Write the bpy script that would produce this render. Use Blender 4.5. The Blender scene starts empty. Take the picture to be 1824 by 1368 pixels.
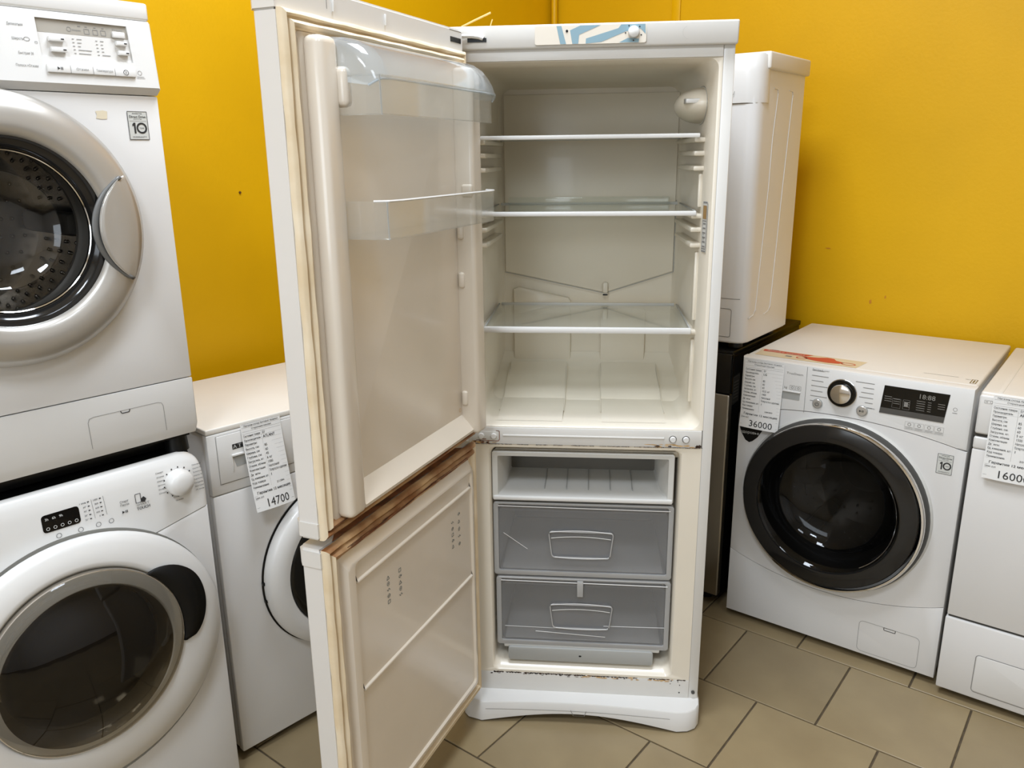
import bpy, bmesh, math, random
from math import pi, cos, sin, radians
from mathutils import Vector, Matrix
random.seed(7)
S = bpy.context.scene
COL = S.collection

# ------------------------------------------------------------------ camera
F_PX, PITCH, ROLL, CAM_H = 1441.2, 0.2740, 0.0119, 1.4159
cd = bpy.data.cameras.new('camera'); cam = bpy.data.objects.new('camera', cd); COL.objects.link(cam)
fw = Vector((0, cos(PITCH), -sin(PITCH))); rt = Vector((1, 0, 0)); dn = fw.cross(rt)
rt2 = cos(ROLL)*rt + sin(ROLL)*dn; dn2 = -sin(ROLL)*rt + cos(ROLL)*dn
cam.matrix_world = Matrix(((rt2.x, -dn2.x, -fw.x, 0), (rt2.y, -dn2.y, -fw.y, 0), (rt2.z, -dn2.z, -fw.z, CAM_H), (0, 0, 0, 1)))
cd.sensor_width = 36; cd.lens = F_PX/1824*36; cd.clip_start = .02
S.camera = cam

# ------------------------------------------------------------------ world, lights, exposure
w = bpy.data.worlds.new('world'); S.world = w; w.use_nodes = True
w.node_tree.nodes['Background'].inputs[0].default_value = (.9, .95, 1, 1)
w.node_tree.nodes['Background'].inputs[1].default_value = .0
S.view_settings.view_transform = 'Standard'; S.view_settings.look = 'None'
S.view_settings.gamma = 1; S.view_settings.use_curve_mapping = False
S.view_settings.exposure = 0.08
S.cycles.max_bounces = 10; S.cycles.transparent_max_bounces = 24
S.cycles.diffuse_bounces = 5; S.cycles.caustics_reflective = False; S.cycles.caustics_refractive = False
S.cycles.sample_clamp_indirect = 6

AR = -0.6664                      # direction of the right-hand row of machines
RO = Vector((0.6759, 2.2894, 0))  # front left foot of the right-hand washer
U = Vector((cos(AR), sin(AR), 0)); N = Vector((-sin(AR), cos(AR), 0))
CORNER = Vector((.1816, 3.5177, 0))
CEIL = 3.05

def area(x, y, sx, sy, power, rz=AR, z=CEIL-.03, col=(.80, .885, 1)):
    l = bpy.data.lights.new('ceiling_panel_light', 'AREA'); l.shape = 'RECTANGLE'; l.size = sx; l.size_y = sy
    l.energy = power; l.color = col
    o = bpy.data.objects.new('ceiling_panel_light', l); COL.objects.link(o)
    o.location = (x, y, z); o.rotation_euler = (0, 0, rz)
    return o
area(.02, 1.45, .70, .70, 54)
area(-.55, -.45, .60, .60, 44)
area(1.10, -.30, .60, .60, 16)
# daylight from the shop window in the rear wall
wp = CORNER+U*1.7-N*5.3
wl_ = area(wp.x, wp.y, 2.4, 1.5, 42, z=1.75, col=(.80, .90, 1)); wl_.rotation_euler = (pi/2, 0, AR); wl_.name = 'window_daylight'

# ------------------------------------------------------------------ materials
def srgb(r, g, b):
    f = lambda c: (c/255/12.92) if c/255 <= .04045 else ((c/255+.055)/1.055)**2.4
    return (f(r), f(g), f(b), 1)
MATS = {}
def mat(name, col, rough=.4, metal=0, coat=0, spec=.5, noise=0, nscale=8, bump=0, bscale=200, col2=None, lo=.4, hi=.6, aniso=0):
    m = bpy.data.materials.new(name); m.use_nodes = True; nt = m.node_tree; p = nt.nodes['Principled BSDF']
    p.inputs['Base Color'].default_value = col; p.inputs['Roughness'].default_value = rough
    p.inputs['Metallic'].default_value = metal; p.inputs['Coat Weight'].default_value = coat
    p.inputs['Coat Roughness'].default_value = .08; p.inputs['Specular IOR Level'].default_value = spec
    tc = nt.nodes.new('ShaderNodeTexCoord')
    if noise or col2:
        n = nt.nodes.new('ShaderNodeTexNoise'); n.inputs['Scale'].default_value = nscale; n.inputs['Detail'].default_value = 5
        nt.links.new(tc.outputs['Object'], n.inputs['Vector'])
        r = nt.nodes.new('ShaderNodeValToRGB'); nt.links.new(n.outputs['Fac'], r.inputs[0])
        r.color_ramp.elements[0].position = lo; r.color_ramp.elements[1].position = hi
        c2 = col2 or tuple(c*(1-noise) for c in col[:3])+(1,)
        r.color_ramp.elements[0].color = c2; r.color_ramp.elements[1].color = col
        nt.links.new(r.outputs[0], p.inputs['Base Color'])
    if bump:
        n = nt.nodes.new('ShaderNodeTexNoise'); n.inputs['Scale'].default_value = bscale; n.inputs['Detail'].default_value = 3
        nt.links.new(tc.outputs['Object'], n.inputs['Vector'])
        b = nt.nodes.new('ShaderNodeBump'); b.inputs['Strength'].default_value = bump; b.inputs['Distance'].default_value = .002
        nt.links.new(n.outputs['Fac'], b.inputs['Height']); nt.links.new(b.outputs[0], p.inputs['Normal'])
    MATS[name] = m
    return m
def clear(name, tint, trans=.8, diff=(.6, .6, .6, 1), rough=.08, ior=1.45):
    """thin clear plastic or glass: transparent + a little haze + a Fresnel gloss"""
    m = bpy.data.materials.new(name); m.use_nodes = True; nt = m.node_tree; nt.nodes.clear()
    out = nt.nodes.new('ShaderNodeOutputMaterial')
    t = nt.nodes.new('ShaderNodeBsdfTransparent'); t.inputs[0].default_value = tint
    d = nt.nodes.new('ShaderNodeBsdfDiffuse'); d.inputs[0].default_value = diff
    g = nt.nodes.new('ShaderNodeBsdfGlossy'); g.inputs['Roughness'].default_value = rough; g.inputs[0].default_value = (1, 1, 1, 1)
    m1 = nt.nodes.new('ShaderNodeMixShader'); m1.inputs[0].default_value = trans
    nt.links.new(d.outputs[0], m1.inputs[1]); nt.links.new(t.outputs[0], m1.inputs[2])
    lw_ = nt.nodes.new('ShaderNodeLayerWeight'); lw_.inputs[0].default_value = .5
    pw = nt.nodes.new('ShaderNodeMath'); pw.operation = 'POWER'; pw.inputs[1].default_value = 4.5
    nt.links.new(lw_.outputs['Facing'], pw.inputs[0])
    f0 = ((ior-1)/(ior+1))**2
    ma = nt.nodes.new('ShaderNodeMath'); ma.operation = 'MULTIPLY_ADD'; ma.inputs[1].default_value = 1-f0; ma.inputs[2].default_value = f0
    nt.links.new(pw.outputs[0], ma.inputs[0])
    m2 = nt.nodes.new('ShaderNodeMixShader'); nt.links.new(ma.outputs[0], m2.inputs[0])
    nt.links.new(m1.outputs[0], m2.inputs[1]); nt.links.new(g.outputs[0], m2.inputs[2])
    nt.links.new(m2.outputs[0], out.inputs[0]); MATS[name] = m
    return m
WHITE = mat('white_enamel', srgb(217, 215, 212), .30, coat=.25, noise=.03, nscale=3)
WHITE2 = mat('white_plastic', srgb(215, 213, 209), .34, coat=.15, noise=.03, nscale=4)
WARM = mat('aged_white_enamel', srgb(228, 218, 205), .28, coat=.3, noise=.04, nscale=3)
TOPW = mat('worktop_laminate', srgb(216, 211, 202), .42, noise=.03, nscale=5)
CABW = mat('fridge_cabinet_white', srgb(210, 207, 201), .33, coat=.15, noise=.03, nscale=4)
LINER = mat('aged_fridge_liner', srgb(224, 215, 198), .30, coat=.2, noise=.04, nscale=3)
DLINER = mat('aged_door_liner', srgb(216, 205, 189), .26, coat=.35, noise=.05, nscale=3)
GASKET = mat('yellowed_gasket', srgb(226, 211, 184), .5, noise=.0, nscale=14, col2=srgb(212, 192, 158), lo=.35, hi=.7)
GDIRTY = mat('rust_stained_gasket', srgb(204, 172, 130), .55, nscale=9, col2=srgb(138, 90, 50), lo=.40, hi=.62)
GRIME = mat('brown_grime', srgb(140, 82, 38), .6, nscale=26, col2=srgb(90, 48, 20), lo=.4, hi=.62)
GREYP = mat('pale_grey_plastic', srgb(200, 198, 192), .4)
PANELG = mat('grey_display_plastic', srgb(158, 152, 141), .3)
MIDG = mat('mid_grey_plastic', srgb(160, 160, 156), .4)
SILVER = mat('silver_paint', srgb(186, 182, 175), .30, metal=.55, coat=.3)
STEEL = mat('brushed_steel', srgb(170, 165, 155), .32, metal=1, bump=.15, bscale=60)
CHROME = mat('chrome', srgb(225, 222, 218), .08, metal=1)
DARKST = mat('drum_steel', srgb(178, 176, 172), .20, metal=1)
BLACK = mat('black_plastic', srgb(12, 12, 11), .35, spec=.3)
BLACKG = mat('black_gloss', srgb(10, 10, 9), .10, coat=.1, spec=.35)
SMOKE = mat('smoky_bezel', srgb(26, 25, 24), .12, coat=.15, spec=.4)
DARKG = mat('dark_grey_rubber', srgb(66, 65, 62), .5)
RUBBER = mat('door_rubber', srgb(70, 68, 64), .45)
SEAM = mat('seam_shadow_gap', srgb(60, 57, 52), .7)
INK = mat('dark_print', srgb(38, 38, 38), .6)
INKG = mat('grey_print', srgb(128, 126, 122), .6)
INKL = mat('pale_grey_print', srgb(178, 175, 170), .6)
INKW = mat('white_print', srgb(205, 205, 200), .6)
INKB = mat('bluish_print', srgb(62, 82, 86), .6)
PAPER = mat('price_paper', srgb(226, 225, 222), .6)
STK = mat('grey_sticker', srgb(196, 196, 190), .4)
BLUE = mat('pale_blue_print', srgb(126, 154, 165), .35)
CREAM = mat('cream_panel', srgb(212, 203, 188), .35)
RED = mat('red_print', srgb(186, 74, 56), .45)
TAPE = mat('faded_sticker', srgb(206, 190, 160), .4)
TAN = mat('tan_residue', srgb(214, 202, 176), .5)
RUST = mat('rust_flakes', srgb(60, 38, 20), .8, nscale=40, col2=srgb(20, 14, 10), lo=.4, hi=.6)
RUSTL = mat('pale_rust', srgb(196, 160, 110), .7)
BINC = clear('clear_bin_plastic', (.95, .95, .94, 1), .93, (.75, .72, .66, 1), .1)
BINB = clear('bluish_clear_lid', (.86, .90, .93, 1), .78, (.66, .72, .76, 1), .1)
SHELFG = clear('shelf_glass', (.93, .95, .93, 1), .9, (.7, .7, .66, 1), .05, 1.5)
DRAWC = clear('smoky_drawer_plastic', (.86, .86, .87, 1), .84, (.50, .51, .52, 1), .14, 1.5)
BASKET = clear('frosted_basket', (.6, .6, .6, 1), .22, (.52, .515, .50, 1), .3)
DRAWE = clear('frosted_drawer_edge', (.8, .8, .8, 1), .5, (.64, .63, .61, 1), .2)
DGLASS = clear('dark_door_glass', (.72, .70, .67, 1), .97, (.03, .03, .03, 1), .03, 1.55)
DGLASS2 = clear('black_door_glass', (.17, .165, .16, 1), .96, (.02, .02, .02, 1), .03, 1.36)
BGLASS = clear('brown_door_glass', (.30, .265, .21, 1), .93, (.05, .04, .03, 1), .03, 1.42)
CRING = clear('clear_ring_glass', (.70, .65, .55, 1), .72, (.42, .38, .31, 1), .06, 1.55)

# ------------------------------------------------------------------ mesh helpers
def finish(name, bm, m, parent=None, smooth=35, loc=None):
    me = bpy.data.meshes.new(name); bm.normal_update(); bm.to_mesh(me); bm.free()
    for x in (m if isinstance(m, (list, tuple)) else [m]): me.materials.append(x)
    if smooth:
        me.polygons.foreach_set('use_smooth', [True]*len(me.polygons)); me.set_sharp_from_angle(angle=radians(smooth))
    o = bpy.data.objects.new(name, me); COL.objects.link(o)
    if parent: o.parent = parent
    if loc: o.location = loc
    return o
def tag(o, label=None, cat=None, group=None, kind=None):
    for k, v in (('label', label), ('category', cat), ('group', group), ('kind', kind)):
        if v: o[k] = v
    return o
def thing(name, label, cat, loc, rz, group=None):
    o = bpy.data.objects.new(name, None); COL.objects.link(o); o.empty_display_size = .1
    o.location = loc; o.rotation_euler = (0, 0, rz)
    return tag(o, label, cat, group)
def add_box(bm, x0, x1, y0, y1, z0, z1, r=0, seg=2):
    vs = [bm.verts.new((x, y, z)) for x in (x0, x1) for y in (y0, y1) for z in (z0, z1)]
    fs = [(0, 1, 3, 2), (4, 6, 7, 5), (0, 4, 5, 1), (2, 3, 7, 6), (0, 2, 6, 4), (1, 5, 7, 3)]
    faces = [bm.faces.new([vs[i] for i in f]) for f in fs]
    if r:
        es = list({e for f in faces for e in f.edges})
        bmesh.ops.bevel(bm, geom=es, offset=r, segments=seg, profile=.5, affect='EDGES', clamp_overlap=True)
    return bm
def box(name, p, m, x0, x1, y0, y1, z0, z1, r=.002, seg=2):
    bm = bmesh.new(); add_box(bm, x0, x1, y0, y1, z0, z1, r, seg)
    bmesh.ops.recalc_face_normals(bm, faces=bm.faces)
    return finish(name, bm, m, p)
def add_prism(bm, pts, y0, y1, r=0):
    """polygon in x,z extruded from y0 (front, towards -y) to y1"""
    a = [bm.verts.new((x, y0, z)) for x, z in pts]; b = [bm.verts.new((x, y1, z)) for x, z in pts]
    f = bm.faces.new(a); bm.faces.new(list(reversed(b)))
    n = len(pts)
    for i in range(n): bm.faces.new((a[i], b[i], b[(i+1) % n], a[(i+1) % n]))
    if r:
        bmesh.ops.bevel(bm, geom=list(f.edges), offset=r, segments=2, profile=.5, affect='EDGES', clamp_overlap=True)
def prism(name, p, m, pts, y0, y1, r=0):
    bm = bmesh.new(); add_prism(bm, pts, y0, y1, r); bmesh.ops.recalc_face_normals(bm, faces=bm.faces)
    return finish(name, bm, m, p)
def rrect(x0, x1, z0, z1, r, n=6):
    pts = []
    for cx, cz, a0 in ((x1-r, z1-r, 0), (x0+r, z1-r, pi/2), (x0+r, z0+r, pi), (x1-r, z0+r, 3*pi/2)):
        for i in range(n+1):
            a = a0+pi/2*i/n; pts.append((cx+r*cos(a), cz+r*sin(a)))
    return pts
def add_loft(bm, loops, cap0=False, cap1=False):
    R = [[bm.verts.new(v) for v in L] for L in loops]; n = len(R[0])
    for a, b in zip(R, R[1:]):
        for i in range(n): bm.faces.new((a[i], a[(i+1) % n], b[(i+1) % n], b[i]))
    if cap0: bm.faces.new(list(reversed(R[0])))
    if cap1: bm.faces.new(R[-1])
def loft_rect(name, p, m, spec, cap0=False, cap1=False, flip=False, n=6):
    """spec: list of (x0,x1,z0,z1,r,y)"""
    bm = bmesh.new(); add_loft(bm, [[(x, y, z) for x, z in rrect(x0, x1, z0, z1, r, n)] for x0, x1, z0, z1, r, y in spec], cap0, cap1)
    if flip: bmesh.ops.reverse_faces(bm, faces=bm.faces)
    return finish(name, bm, m, p)
def add_lathe(bm, prof, cx, cz, n=72, a0=0, a1=2*pi):
    full = abs(a1-a0-2*pi) < 1e-6; k = n if full else n+1
    rings = []
    for r, y in prof:
        if r < 1e-6: rings.append([bm.verts.new((cx, y, cz))]*k)
        else: rings.append([bm.verts.new((cx+r*cos(a0+(a1-a0)*i/n), y, cz+r*sin(a0+(a1-a0)*i/n))) for i in range(k)])
    for a, b in zip(rings, rings[1:]):
        for i in range(n):
            j = (i+1) % k
            vs = []
            for v in (a[i], a[j], b[j], b[i]):
                if v not in vs: vs.append(v)
            if len(vs) > 2: bm.faces.new(vs)
def lathe(name, p, m, prof, cx, cz, n=72, **k):
    bm = bmesh.new(); add_lathe(bm, prof, cx, cz, n, **k); bmesh.ops.recalc_face_normals(bm, faces=bm.faces)
    return finish(name, bm, m, p, 40)
def add_tube(bm, pts, r, n=8, closed=False):
    pts = [Vector(q) for q in pts]; rings = []; K = len(pts)
    for i, q in enumerate(pts):
        a = pts[(i-1) % K] if (closed or i) else q; b = pts[(i+1) % K] if (closed or i < K-1) else q
        t = (b-a).normalized(); s = Vector((0, 0, 1)) if abs(t.z) < .9 else Vector((1, 0, 0))
        e1 = t.cross(s).normalized(); e2 = t.cross(e1)
        rings.append([bm.verts.new(q+r*(cos(2*pi*j/n)*e1+sin(2*pi*j/n)*e2)) for j in range(n)])
    for i in range(K if closed else K-1):
        a, b = rings[i], rings[(i+1) % K]
        if closed and i == K-1:
            off = min(range(n), key=lambda o: (a[0].co-b[o].co).length); b = b[off:]+b[:off]
        for j in range(n): bm.faces.new((a[j], a[(j+1) % n], b[(j+1) % n], b[j]))
    if not closed: bm.faces.new(list(reversed(rings[0]))); bm.faces.new(rings[-1])
def tube(name, p, m, pts, r, n=8, closed=False):
    bm = bmesh.new(); add_tube(bm, pts, r, n, closed); bmesh.ops.recalc_face_normals(bm, faces=bm.faces)
    return finish(name, bm, m, p)
def cut(o, *cutters):
    """boolean the cutter bmeshes out of o, then throw the cutters away"""
    obs = []
    for bm in cutters:
        bmesh.ops.recalc_face_normals(bm, faces=bm.faces)
        c = finish('cutter', bm, WHITE, o.parent, 0); obs.append(c)
        md = o.modifiers.new('b', 'BOOLEAN'); md.object = c; md.operation = 'DIFFERENCE'; md.solver = 'EXACT'
    dg = bpy.context.evaluated_depsgraph_get()
    me = bpy.data.meshes.new_from_object(o.evaluated_get(dg)); old = o.data
    o.modifiers.clear(); o.data = me; bpy.data.meshes.remove(old)
    me.polygons.foreach_set('use_smooth', [True]*len(me.polygons)); me.set_sharp_from_angle(angle=radians(35))
    for c in obs:
        m_ = c.data; bpy.data.objects.remove(c); bpy.data.meshes.remove(m_)
    return o
def cyl_bm(cx, cz, r, y0, y1, n=72):
    bm = bmesh.new(); add_lathe(bm, [(0, y0), (r, y0), (r, y1), (0, y1)], cx, cz, n); return bm
def box_bm(*a, r=0):
    bm = bmesh.new(); add_box(bm, *a, r); return bm
def prism_bm(pts, y0, y1):
    bm = bmesh.new(); add_prism(bm, pts, y0, y1); return bm

_tc = bpy.data.curves.new('lettering', 'FONT'); _tc.resolution_u = 2; _to = bpy.data.objects.new('lettering', _tc); COL.objects.link(_to)
_cache = {}
def glyphs(s):
    if s not in _cache:
        _tc.body = s; dg = bpy.context.evaluated_depsgraph_get(); dg.update()
        e = _to.evaluated_get(dg); m = e.to_mesh()
        V = [(v.co.x, v.co.y) for v in m.vertices]; F = [tuple(p.vertices) for p in m.polygons]; e.to_mesh_clear()
        _cache[s] = (V, F, max((v[0] for v in V), default=0))
    return _cache[s]
class Ink:
    """flat print laid on a surface: collects lettering, bars and outlines in the x,z plane"""
    def __init__(s, fn=None): s.bm = bmesh.new(); s.fn = fn or (lambda x, z: (x, -.0006, z))
    def face(s, pts):
        try: s.bm.faces.new([s.bm.verts.new(s.fn(*q)) for q in pts])
        except ValueError: pass
    def text(s, t, x, z, h, width=None, rot=0, align='l', bold=0):
        V, F, w_ = glyphs(t)
        if not V: return
        k = h/.72; kx = width/w_ if width else k*.95
        if align == 'c': x0 = -w_*kx/2
        elif align == 'r': x0 = -w_*kx
        else: x0 = 0
        for dx in ([0] if not bold else [0, bold]):
            vs = []
            for a, b in V:
                p, q = x0+a*kx+dx, b*k
                vs.append(s.bm.verts.new(s.fn(x+p*cos(rot)-q*sin(rot), z+p*sin(rot)+q*cos(rot))))
            for f in F:
                try: s.bm.faces.new([vs[i] for i in f])
                except ValueError: pass
    def rect(s, x0, x1, z0, z1): s.face([(x0, z0), (x1, z0), (x1, z1), (x0, z1)])
    def line(s, a, b, t):
        d = Vector((b[0]-a[0], b[1]-a[1])); n = Vector((-d.y, d.x)).normalized()*t/2
        s.face([(a[0]-n.x, a[1]-n.y), (b[0]-n.x, b[1]-n.y), (b[0]+n.x, b[1]+n.y), (a[0]+n.x, a[1]+n.y)])
    def path(s, pts, t, closed=False):
        for i in range(len(pts) if closed else len(pts)-1): s.line(pts[i], pts[(i+1) % len(pts)], t)
    def ring(s, cx, cz, r, t, n=24, a0=0, a1=2*pi, rx=None):
        rx = rx or r
        P = lambda a, q: (cx+(rx+q)*cos(a), cz+(r+q)*sin(a))
        for i in range(n):
            a = a0+(a1-a0)*i/n; b = a0+(a1-a0)*(i+1)/n
            s.face([P(a, -t/2), P(a, t/2), P(b, t/2), P(b, -t/2)])
    def frame(s, x0, x1, z0, z1, t): s.path([(x0, z0), (x1, z0), (x1, z1), (x0, z1)], t, True)
    def blob(s, cx, cz, rx, rz, n=9, jag=.35):
        s.face([(cx+rx*cos(2*pi*i/n)*(1-jag*random.random()), cz+rz*sin(2*pi*i/n)*(1-jag*random.random())) for i in range(n)])
    def play(s, cx, cz, h, outline=False):
        s.face([(cx-h, cz-h*.55), (cx-h*.05, cz), (cx-h, cz+h*.55)])
        for k in (0.15, .65): s.rect(cx+h*k, cx+h*(k+.25), cz-h*.5, cz+h*.5)
    def build(s, name, p, m):
        return finish(name, s.bm, m, p, 0)
def plane(y): return lambda x, z: (x, y, z)

# ------------------------------------------------------------------ room
def wallbox(name, m, a, b, th, z0, z1, side):
    """vertical slab whose inner face runs a->b; side=+1 puts the thickness left of a->b"""
    a = Vector(a); b = Vector(b); d = (b-a); L = d.length; rz = math.atan2(d.y, d.x)
    bm = bmesh.new(); add_box(bm, 0, L, 0 if side > 0 else -th, th if side > 0 else 0, z0, z1)
    bmesh.ops.recalc_face_normals(bm, faces=bm.faces)
    o = finish(name, bm, m, None, 0); o.location = (a.x, a.y, 0); o.rotation_euler = (0, 0, rz)
    o['kind'] = 'structure'; return o
YEL = mat('yellow_wall_paint', srgb(209, 160, 1), .5, spec=.25, noise=.06, nscale=2.2, bump=.25, bscale=90)
YEL2 = mat('yellow_trim_paint', srgb(209, 160, 1), .4, spec=.3)
REARW = mat('rear_wall_paint', srgb(222, 222, 222), .6)
CEILM = mat('ceiling_paint', srgb(226, 224, 218), .8)
GROUT = mat('dark_grout', srgb(92, 78, 58), .85, noise=.3, nscale=40)
c0 = CORNER; c1 = c0+U*4.6; c2 = c1-N*5.4; c3 = c0-N*5.4
wallbox('wall_right', YEL, c0, c1, .1, 0, CEIL, 1)
wallbox('wall_left', YEL, c3, c0-N*.0, .1, 0, CEIL, 1)
wallbox('wall_side', REARW, c1, c2, .1, 0, CEIL, 1)
wallbox('wall_rear', REARW, c2, c3, .1, 0, CEIL, 1)
for nm, z0, z1, m in (('floor', -.06, -.0045, GROUT), ('ceiling', CEIL, CEIL+.06, CEILM)):
    bm = bmesh.new(); q = [c0, c1, c2, c3]
    a = [bm.verts.new((v.x, v.y, z1)) for v in q]; b = [bm.verts.new((v.x, v.y, z0)) for v in q]
    bm.faces.new(a); bm.faces.new(b)
    for i in range(4): bm.faces.new((a[i], a[(i+1) % 4], b[(i+1) % 4], b[i]))
    bmesh.ops.recalc_face_normals(bm, faces=bm.faces)
    o = finish(nm, bm, m, None, 0); o['kind'] = 'structure'
    if nm == 'floor': floor = o
# painted pipe in the corner and the vertical joint strip on the right wall
bm = bmesh.new(); pc = CORNER+U*.024-N*.024
add_tube(bm, [(pc.x, pc.y, 0), (pc.x, pc.y, CEIL)], .0125, 14)
bmesh.ops.recalc_face_normals(bm, faces=bm.faces)
o = finish('trim_1', bm, YEL2); o['kind'] = 'structure'
js = CORNER+U*.53
bm = bmesh.new(); add_box(bm, 0, .034, -.008, 0, 0, CEIL, .003)
o = finish('trim_2', bm, YEL2); o['kind'] = 'structure'; o.location = (js.x, js.y, 0); o.rotation_euler = (0, 0, AR)
# small scuffs on the wall above the right-hand washer (flat marks on the paint)
SCUFF = mat('brown_scuff', srgb(186, 120, 12), .6)
ik = Ink(plane(-.001))
for x, z, a, b in ((.98, .96, .008, .011), (1.315, .93, .006, .009), (1.36, .95, .004, .008), (1.16, 1.10, .012, .003)): ik.blob(x, z, a, b, 10, .5)
o = ik.build('wall_scuffs', None, SCUFF); o.location = CORNER; o.rotation_euler = (0, 0, AR)
wr = bpy.data.objects['wall_right']; o.parent = wr; o.location = (0, 0, 0); o.rotation_euler = (0, 0, 0)

# floor tiles, one object each: 308 mm grid laid in half-bond, aligned with the right-hand row
TP = .308; TX, TN = .0895, -.0473
tb = bmesh.new(); add_box(tb, .0025, TP-.0025, .0025, TP-.0025, -.009, 0)
top_e = [e for e in tb.edges if all(v.co.z > -.001 for v in e.verts)]
bmesh.ops.bevel(tb, geom=top_e, offset=.0012, segments=1, affect='EDGES'); bmesh.ops.recalc_face_normals(tb, faces=tb.faces)
def tile_mat(name, k):
    return mat(name, srgb(147*k, 130*k, 98*k), .36, nscale=7, col2=srgb(136*k, 119*k, 89*k), lo=.3, hi=.7, bump=.12, bscale=45)
tmats = [tile_mat('stoneware_tile', 1), tile_mat('stoneware_tile_light', 1.03), tile_mat('stoneware_tile_dark', .97)]
tmes = []
for i, tm in enumerate(tmats):
    me = bpy.data.meshes.new('tile'); tb.to_mesh(me); me.materials.append(tm); tmes.append(me)
tb.free()
lim_u0 = (CORNER-RO).dot(U); lim_n1 = (CORNER-RO).dot(N)
for r in range(-2, 14):
    n0 = TN-TP*r
    for c in range(-9, 14):
        x0 = TX+TP*c+(TP/2 if r % 2 else 0)-(0 if r % 2 == 0 else 0)
        if x0 < lim_u0 or x0+TP > lim_u0+3.6 or n0+0 > lim_n1 or n0 > lim_n1: continue
        P = RO+U*x0+N*(n0-TP)
        if n0-TP+TP > lim_n1: continue
        t = bpy.data.objects.new('tile', tmes[random.randrange(3)]); COL.objects.link(t)
        t.parent = floor; t.location = (P.x, P.y, 0); t.rotation_euler = (0, 0, AR)

# ------------------------------------------------------------------ refrigerator
FO = Vector((0.4700, 1.7943, 0)); FA = -0.0984
fr = thing('refrigerator', 'tall white refrigerator standing with both doors open and empty shelves and drawers', 'refrigerator', FO, FA)
box('side_panel', fr, CABW, -.0237, 0, 0, .6, .045, 1.64, .002)
box('side_panel', fr, CABW, -.6, -.577, .0, .6, .045, 1.64, .002)
box('back_panel', fr, MIDG, -.577, -.0237, .585, .6, .045, 1.64, 0)
box('top_panel', fr, CABW, -.6, 0, .03, .6, 1.64, 1.674, .004)
box('dark_base_slab', fr, DARKG, -.577, -.0237, .02, .585, .045, .06, 0)
# fresh food cavity
loft_rect('fridge_liner', fr, LINER, [
    (-.577, -.0237, .7912, 1.635, .001, .0), (-.5735, -.0268, .7925, 1.617, .012, .0), (-.570, -.0315, .7945, 1.6085, .02, .002),
    (-.566, -.036, .7965, 1.604, .024, .012), (-.557, -.0435, .798, 1.600, .03, .032), (-.544, -.0575, .803, 1.597, .03, .395),
    (-.532, -.0695, .815, 1.585, .025, .418)], cap1=True, flip=False)
box('header_strip', fr, CABW, -.5765, -.0245, -.003, -.0002, 1.6105, 1.6345, .0008)
# evaporator plate with a V bottom
prism('evaporator_plate', fr, LINER, [(-.527, 1.572), (-.527, 1.108), (-.256, 1.051), (-.248, 1.051), (-.068, 1.109), (-.068, 1.572)], .410, .4185, .003)
ik = Ink(plane(.4095)); ik.path([(-.5285, 1.107), (-.252, 1.0485), (-.0665, 1.108), (-.0665, 1.30)], .002); ik.build('plate_gap', fr, MIDG)
bm = bmesh.new(); add_box(bm, -.258, -.243, .396, .414, 1.050, 1.080, .005); add_box(bm, -.258, -.243, .400, .412, 1.044, 1.050, .001)
finish('drain_clip', bm, [LINER], fr)
ik = Ink(plane(.3955)); ik.rect(-.257, -.244, 1.0445, 1.0485); ik.build('drain_hole', fr, BLACK)
# pressed pads on the lower back wall and the floor of the cavity
prism('back_pad', fr, LINER, [(-.505, .845), (-.345, .845), (-.345, 1.027), (-.352, 1.036), (-.49, 1.066), (-.505, 1.060)], .404, .4185, .005)
prism('back_pad', fr, LINER, [(-.262, .845), (-.138, .845), (-.138, 1.000), (-.146, 1.008), (-.262, 1.003)], .404, .4185, .005)
def yz_extrude(name, p, m, prof, x0, x1, r=0):
    """profile in y,z extruded along x"""
    bm = bmesh.new(); a = [bm.verts.new((x0, y, z)) for y, z in prof]; b = [bm.verts.new((x1, y, z)) for y, z in prof]
    f0 = bm.faces.new(a); f1 = bm.faces.new(list(reversed(b))); n = len(prof)
    for i in range(n): bm.faces.new((a[i], b[i], b[(i+1) % n], a[(i+1) % n]))
    if r: bmesh.ops.bevel(bm, geom=list(f0.edges)+list(f1.edges), offset=r, segments=2, affect='EDGES', clamp_overlap=True)
    bmesh.ops.recalc_face_normals(bm, faces=bm.faces)
    return finish(name, bm, m, p)
yz_extrude('cavity_step', fr, LINER, [(.203, .798), (.218, .812), (.37, .836), (.398, .850), (.417, .88), (.4175, .798)], -.55, -.052, .002)
for x0, x1 in ((-.515, -.352), (-.262, -.105)):
    yz_extrude('floor_pad', fr, LINER, [(.03, .7985), (.10, .8035), (.200, .806), (.216, .818), (.37, .842), (.395, .854), (.395, .80)], x0, x1, .003)
# shelf guide ribs moulded in the side walls
for s, xw in ((1, -.0455), (-1, -.5545)):
    for z, y1 in ((1.447, .37), (1.418, .33), (1.386, .33), (1.281, .37), (1.251, .34), (1.216, .33), (1.013, .36)):
        bm = bmesh.new()
        xa, xb = (xw-.022, xw+.004) if s > 0 else (xw-.004, xw+.022)
        sh = .007 if s > 0 else -.007
        add_box(bm, xa, xb, .06, y1, z-.0055, z+.0055, .004)
        for v in bm.verts:
            v.co.x -= (v.co.y-.05)*.028*s
        finish('shelf_guide', bm, LINER, fr)
    for z0, z1 in ((1.04, 1.20), (1.30, 1.375), (.84, .995)):
        x_ = xw-s*.003
        box('wall_rib', fr, LINER, x_-.005, x_+.005, .070, .090, z0, z1, .004)
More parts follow.
